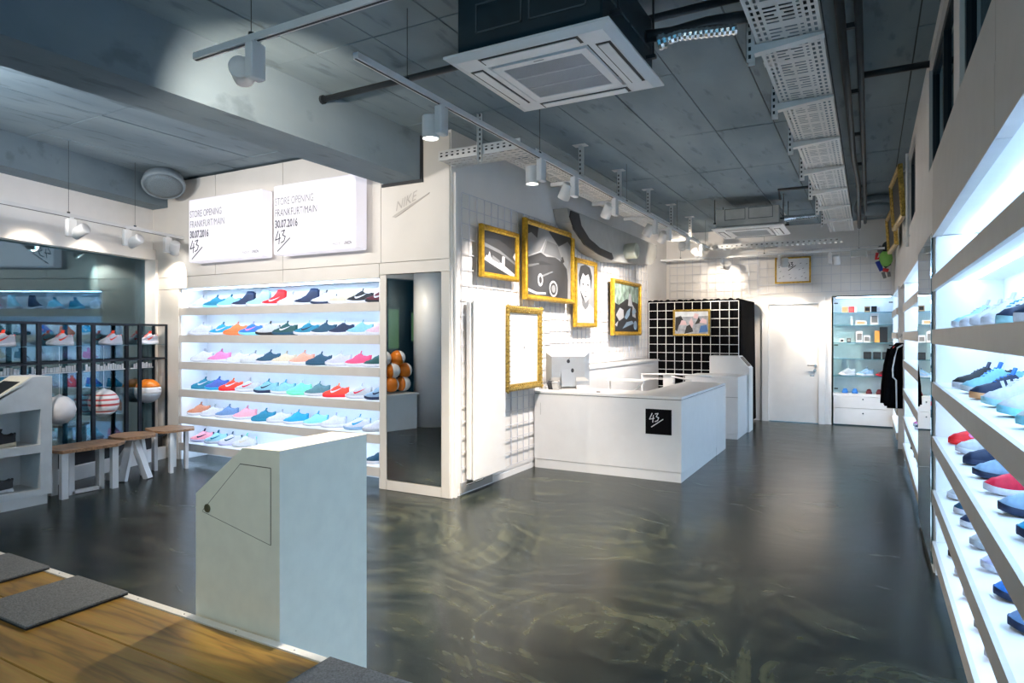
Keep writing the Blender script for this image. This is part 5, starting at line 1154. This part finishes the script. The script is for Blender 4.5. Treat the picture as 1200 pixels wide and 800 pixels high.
# ------------------------------------------------------------------ window display cabinets
XS = [0.0, 0.44, 1.09, 1.73, 2.37, 3.0]
POS = ['nearest the alcove wall', 'second from the alcove wall', 'third from the alcove wall', 'fourth from the alcove wall', 'fifth from the alcove wall']
def post(b, x, y, z0, z1, w=0.022): return b.box(x-w/2, x+w/2, y-w/2, y+w/2, z0, z1)
for k in range(5):
    x0, x1 = XS[k]+0.012, XS[k+1]-0.012
    r = root('display_cabinet', 'black steel display cabinet before the window, %s' % POS[k], 'cabinet', (*FA, 0), FROT)
    yb, yf = -0.20, -0.012
    for (x, y) in ((x0, yf), (x1, yf), (x0, yb), (x1, yb)): post(MB(), x, y, 0.28, 1.685).build('post', DARKST, r)
    for z in (0.30, 1.26, 1.675):
        b = MB().box(x0, x1, yf-0.01, yf+0.01, z-0.011, z+0.011).box(x0, x1, yb-0.01, yb+0.01, z-0.011, z+0.011).box(x0-0.01, x0+0.01, yb, yf, z-0.011, z+0.011).box(x1-0.01, x1+0.01, yb, yf, z-0.011, z+0.011)
        b.build('rail', DARKST, r)
    MB().box(x0+0.01, x1-0.01, yb+0.01, yf-0.01, 1.43, 1.437).build('glass_shelf', GLASSC, r)
    MB().box(x0+0.01, x1-0.01, yb+0.01, yf-0.01, 0.28, 0.29).build('floor_plate', DARKST, r)
    MB().box(x0+0.01, x1-0.01, yb-0.004, yb, 0.32, 1.66).build('rear_pane', GLASSC, r)
    if k < 4:
        p = facade((x0+x1)/2 if k else 0.21, -0.105, 1.437)
        shoe('white and orange sneaker in the window cabinet %s' % POS[k].split(',')[0], p[0], p[1], p[2], FROT+0.0, 'runner', 'white', 'white', 'red-orange', 'red-orange', group='white and orange sneakers in the window cabinets', line='red-orange')
    if k < 3:
        c = facade((0.21, 0.86, 1.42)[k], -0.105, 0)
        zc = (0.86, 0.78, 0.76)[k]
        R = 0.155 if k else 0.15
        g = root('hanging_globe', ['orange and white globe hanging in the window cabinet nearest the alcove', 'clear globe with red and white stripes hanging in the middle window cabinet', 'white globe hanging in the window cabinet beside the left stand'][k], 'globe', (c[0], c[1], zc-R))
        def cap(z0, z1, nm, m):
            a0 = math.acos(max(-1, min(1, -z0/R))); a1 = math.acos(max(-1, min(1, -z1/R)))
            MB().lathe([(max(0.002, R*math.sin(a0+(a1-a0)*i/6)), -R*math.cos(a0+(a1-a0)*i/6)) for i in range(7)], (c[0], c[1], zc), 26).build(nm, m, g, smooth=True)
        gw = mat('globe_white', (0.80, 0.78, 0.77), 0.3); go = mat('globe_orange', (0.85, 0.22, 0.01), 0.3); gr_ = mat('globe_red', (0.55, 0.08, 0.08), 0.35); gg = mat('globe_grey', (0.30, 0.33, 0.36), 0.3)
        if k == 0: cap(0.05, R, 'orange_cap', go); cap(-0.02, 0.05, 'white_band', gw); cap(-R, -0.02, 'grey_base', gg)
        elif k == 1:
            zz = [-R, -0.10, -0.085, -0.03, -0.005, 0.03, 0.05, 0.085, 0.10, R]
            for i in range(9): cap(zz[i], zz[i+1], 'red_band' if i in (1, 3, 5, 7) else 'white_band', gr_ if i in (1, 3, 5, 7) else gw)
        else: cap(-R, R, 'shell', gw)
        MB().lathe([(0.03, R-0.003), (0.010, R+0.008), (0.004, R+0.012)], (c[0], c[1], zc), 10).tube([(c[0], c[1], zc+R+0.01), (c[0], c[1], 1.43)], 0.0015, 5).build('hanging_neck', gw if k else BLACK, g)
    if k < 4:
        # row of small white cards below the middle rail
        cc = root('block_strip', 'strip of white cards in the window cabinet %s' % POS[k].split(',')[0], 'card strip', (*FA, 0), FROT, group='white block strips in the window cabinets')
        b = MB(); x = x0+0.05
        while x < x1-0.07:
            w = random.choice((0.025, 0.035, 0.018)); b.box(x, x+w, -0.185, -0.181, 1.155, 1.205+random.uniform(-0.01, 0.02)); x += w+0.008
        b.build('blocks', mat('block_white', (0.78, 0.78, 0.78), 0.5), cc, kind='stuff')
        MB().box(x0+0.03, x1-0.03, -0.188, -0.181, 1.14, 1.152).build('strip_rail', MATS['block_white'], cc)

# pile of orange and white capsules on the window ledge (seen in the tall mirror)
r = root('window_ledge', 'white window ledge carrying the orange and white balls, seen in the mirror', 'ledge', (*FA, 0), FROT)
MB().box(3.02, 3.80, -0.30, 0.14, 0, 0.56).build('body', WHITE, r); MB().box(3.0, 3.82, -0.30, 0.17, 0.56, 0.59).build('ledge_top', WHITE, r)
go = MATS['globe_orange']; gw = MATS['globe_white']
sp = []
for row, (n_, zc) in enumerate(((3, 0.735), (3, 0.96), (2, 1.17))):
    for i in range(n_): sp.append((3.16+i*0.26+(0.13 if row == 2 else 0.03*row), -0.08+0.03*(i % 2), zc, row, i))
RN = ['bottom', 'middle', 'top']
for (x, y, z, row, i) in sp:
    c = facade(x, y, z); R = 0.128
    g = root('striped_ball', 'orange and white ball on the window ledge, %s row, %s along' % (RN[row], ORD[i]), 'ball', (c[0], c[1], z-R), group='orange and white balls on the window ledge')
    M = Matrix.Rotation(FROT, 3, 'Z') @ Matrix.Rotation(0.6+0.7*i+row*0.5, 3, 'X') @ Matrix.Rotation(PI/2+0.25*row, 3, 'Y')
    q = 0.35 if (i+row) % 2 else -0.3
    for nm, m_, a, e in (('orange_half', go, -1, q), ('white_half', gw, q, 1)):
        a0 = math.acos(-a); a1 = math.acos(-e)
        MB().lathe([(max(0.002, R*math.sin(a0+(a1-a0)*t/7)), -R*math.cos(a0+(a1-a0)*t/7)) for t in range(8)], c, 22, M).build(nm, m_, g, smooth=True)

# ------------------------------------------------------------------ garments on the right, beyond the second unit
def jacket(label, y, x0, trim, z=1.44):
    r = root('hanging_jacket', label, 'jacket', (0.36, y, 0.6))
    rings = []
    for (zz, xa, xb, d) in ((0.62, 0.115, 0.36, 0.035), (0.75, 0.125, 0.36, 0.05), (1.0, 0.15, 0.36, 0.055), (1.25, 0.17, 0.36, 0.06), (1.38, 0.21, 0.36, 0.05), (1.45, 0.30, 0.37, 0.03)):
        xa = 0.36-(0.36-xa-x0)*0.72; n = 16; cx = (xa+xb)/2; hw = (xb-xa)/2; ring = []
        for k in range(n):
            a = 2*PI*k/n; ring.append((cx+hw*math.copysign(abs(math.cos(a))**0.7, math.cos(a)), y+d*math.copysign(abs(math.sin(a))**0.7, math.sin(a)), zz))
        rings.append(ring)
    MB().rings(rings).build('body', BLACKF, r, smooth=True)
    MB().tube([(0.265+x0, y-0.03, 1.37), (0.23+x0, y-0.03, 1.15), (0.20+x0, y-0.04, 0.9), (0.185+x0, y-0.04, 0.66)], [0.04, 0.05, 0.045, 0.04], 10).build('sleeve', BLACKF, r, smooth=True)
    MB().tube([(0.36, y-0.055, 1.43), (0.30+x0, y-0.07, 1.39), (0.27+x0, y-0.078, 1.27), (0.245+x0, y-0.085, 1.12), (0.25+x0, y-0.085, 1.02), (0.285+x0, y-0.070, 0.98), (0.29+x0, y-0.068, 0.63)], 0.010, 6).build('piping', trim, r)
    MB().tube([(0.33, y, 1.44), (0.33, y, 1.52), (0.36, y, 1.55)], 0.004, 6).build('hanger_hook', CHROME, r)
jacket('black jacket with white piping hanging at the far right, in front', 9.60, 0.0, STEELW)
jacket('black jacket with red and white stripes hanging behind the white-piped jacket', 9.85, -0.035, mat('red_stripe', (0.62, 0.03, 0.04), 0.6))
r = root('clothes_rail', 'short steel clothes rail carrying the two black jackets', 'rail', (0.36, 9.7, 1.55))
MB().tube([(0.37, 9.43, 1.555), (0.37, 10.28, 1.555)], 0.012, 8).build('rail_tube', CHROME, r)

# ------------------------------------------------------------------ glass display niche in the back wall
r = root('glass_shelf_niche', 'lit glass shelf niche with white drawers right of the back door', 'display case', (-0.11, 12.7, 0))
NX0, NX1 = -0.57, 0.35
MB().box(NX0, NX1, 12.90, 12.92, 0.5, 2.21).build('back_panel', mat('niche_back', (0.72, 0.76, 0.77), 0.5), r)
MB().box(NX0-0.02, NX0, 12.55, 12.92, 0, 2.23).box(NX1, NX1+0.02, 12.55, 12.92, 0, 2.23).build('side_panel', SHELFW, r)
MB().box(NX0, NX1, 12.55, 12.92, 2.21, 2.23).build('top_panel', SHELFW, r)
MB().box(NX0+0.05, NX1-0.05, 12.66, 12.70, 2.195, 2.209).build('led_strip', LED, r)
GZ = (1.941, 1.725, 1.425, 1.144, 0.849)
for z in GZ: MB().box(NX0, NX1, 12.56, 12.90, z-0.010, z).build('glass_shelf', GLASSC, r); MB().box(NX0, NX1, 12.556, 12.56, z-0.010, z).build('shelf_edge', mat('blue_glass_edge', (0.12, 0.26, 0.32), 0.2), r)
MB().box(NX0, NX1, 12.56, 12.90, 0.50, 0.545).build('shelf_board', WHITE, r)
for a, c, nm in ((0.30, 0.495, 'drawer'), (0.02, 0.295, 'drawer')):
    d = MB().box(NX0+0.01, NX1-0.01, 12.555, 12.88, a, c).build(nm, WHITE, r)
    MB().lathe([(0.012, 0), (0.012, 0.012)], (-0.11, 12.553, (a+c)/2+0.06), 10, Matrix.Rotation(PI/2, 3, 'X')).build('knob', CHROME, d)
b = MB()
for z in (2.10, 1.38, 0.63):
    for x in (NX0+0.02, NX1-0.08): b.box(x, x+0.06, 12.553, 12.56, z-0.012, z+0.008)
b.build('door_hinges', BLACK, r)
def carton(label, x, z, w, h, d, c1, c2=None, name='small_box', cat='box', group=None, y=12.66):
    t = root(name, label, cat, (x, y, z), group=group)
    MB().cbox(x-w/2, x+w/2, y-d/2, y+d/2, z, z+h, 0.003).build('body', c1, t)
    if c2: MB().box(x-w*0.36, x+w*0.36, y-d/2-0.002, y-d/2, z+h*0.2, z+h*0.8).build('front_print', c2, t)
TAN = mat('carton_tan', (0.42, 0.30, 0.17), 0.6); REDB = mat('carton_red', (0.55, 0.02, 0.03), 0.5); BLK = BLACK; ORB = mat('carton_orange', (0.85, 0.36, 0.08), 0.5)
carton('tan mug-sized box on the top glass shelf left of the red one', -0.385, GZ[0], 0.095, 0.10, 0.10, TAN, mat('tan_print', (0.30, 0.22, 0.12), 0.6))
carton('red box on the top glass shelf of the back niche', -0.285, GZ[0], 0.085, 0.10, 0.10, REDB, mat('red_print', (0.6, 0.08, 0.08), 0.5))
carton('tan box with black and white disc print on the top glass shelf', -0.045, GZ[0], 0.09, 0.10, 0.10, TAN, BLK)
carton('black box on the top glass shelf, rightmost', 0.055, GZ[0], 0.085, 0.10, 0.10, BLK)
carton('white handle cup beside the red box on the top glass shelf', -0.215, GZ[0], 0.035, 0.085, 0.06, PAPER, name='white_cup', cat='cup')
carton('white handle cup beside the black box on the top glass shelf', 0.125, GZ[0], 0.035, 0.085, 0.06, PAPER, name='white_cup', cat='cup')
carton('clear small bottle on the second glass shelf of the back niche', -0.28, GZ[1], 0.035, 0.15, 0.04, mat('pale_blue_plastic', (0.5, 0.62, 0.72), 0.3), name='small_bottle', cat='bottle')
carton('white flat box with a tan label on the second glass shelf', -0.14, GZ[1], 0.17, 0.07, 0.10, PAPER, TAN)
carton('white watch box with grey print on the second glass shelf', 0.06, GZ[1], 0.12, 0.19, 0.08, PAPER, PL)
carton('black and white small figure box, leftmost on the third glass shelf', -0.43, GZ[2], 0.06, 0.06, 0.06, PAPER, BLK)
carton('dark round-faced clock on the third glass shelf', -0.325, GZ[2], 0.06, 0.07, 0.05, BLK, PW, name='small_clock', cat='clock')
carton('tall white box with black dots on the third glass shelf', -0.165, GZ[2], 0.10, 0.19, 0.08, PAPER, PL)
carton('white cube box with pale print on the third glass shelf', -0.05, GZ[2], 0.10, 0.12, 0.10, PAPER, PL)
carton('orange upright box on the third glass shelf', 0.10, GZ[2], 0.075, 0.20, 0.08, ORB)
carton('tall black upright box on the third glass shelf', 0.195, GZ[2], 0.115, 0.26, 0.10, BLK)
for i, x in enumerate((-0.045, 0.10, 0.235)): carton('black cube box on the fourth glass shelf, %s from the left' % ORD[i], x, GZ[3], 0.115, 0.12, 0.11, BLK, mat('cube_print', (0.03, 0.035, 0.04), 0.4), group='black cube boxes')
for x, l, up, so, mk in ((-0.36, 'pale white sneaker, leftmost on the fifth glass shelf of the back niche', 'white', 'white', None), (-0.08, 'light blue and white sneaker on the fifth glass shelf', 'sky blue', 'white', 'white'), (0.215, 'dark red sneaker on the fifth glass shelf behind the jackets', 'maroon', 'crimson', None)):
    shoe(l, x, 12.70, GZ[4], math.radians(180+16), 'runner', up, so, mk, 'steel-blue' if up == 'sky blue' else None, scale=0.95)
for i, (x, c) in enumerate(((-0.385, 'blue'), (-0.235, 'blue'), (-0.02, 'maroon'), (0.13, 'maroon'))):
    shoe('%s slide sandal on the white ledge of the back niche, %s of its pair' % ({'blue': 'blue', 'maroon': 'dark red'}[c], ('left', 'right')[i % 2]), x, 12.72, 0.545, math.radians(-90), 'slide', c, 'white' if i > 9 else c, name='slide_sandal', scale=0.9)
bpy.context.view_layer.update()
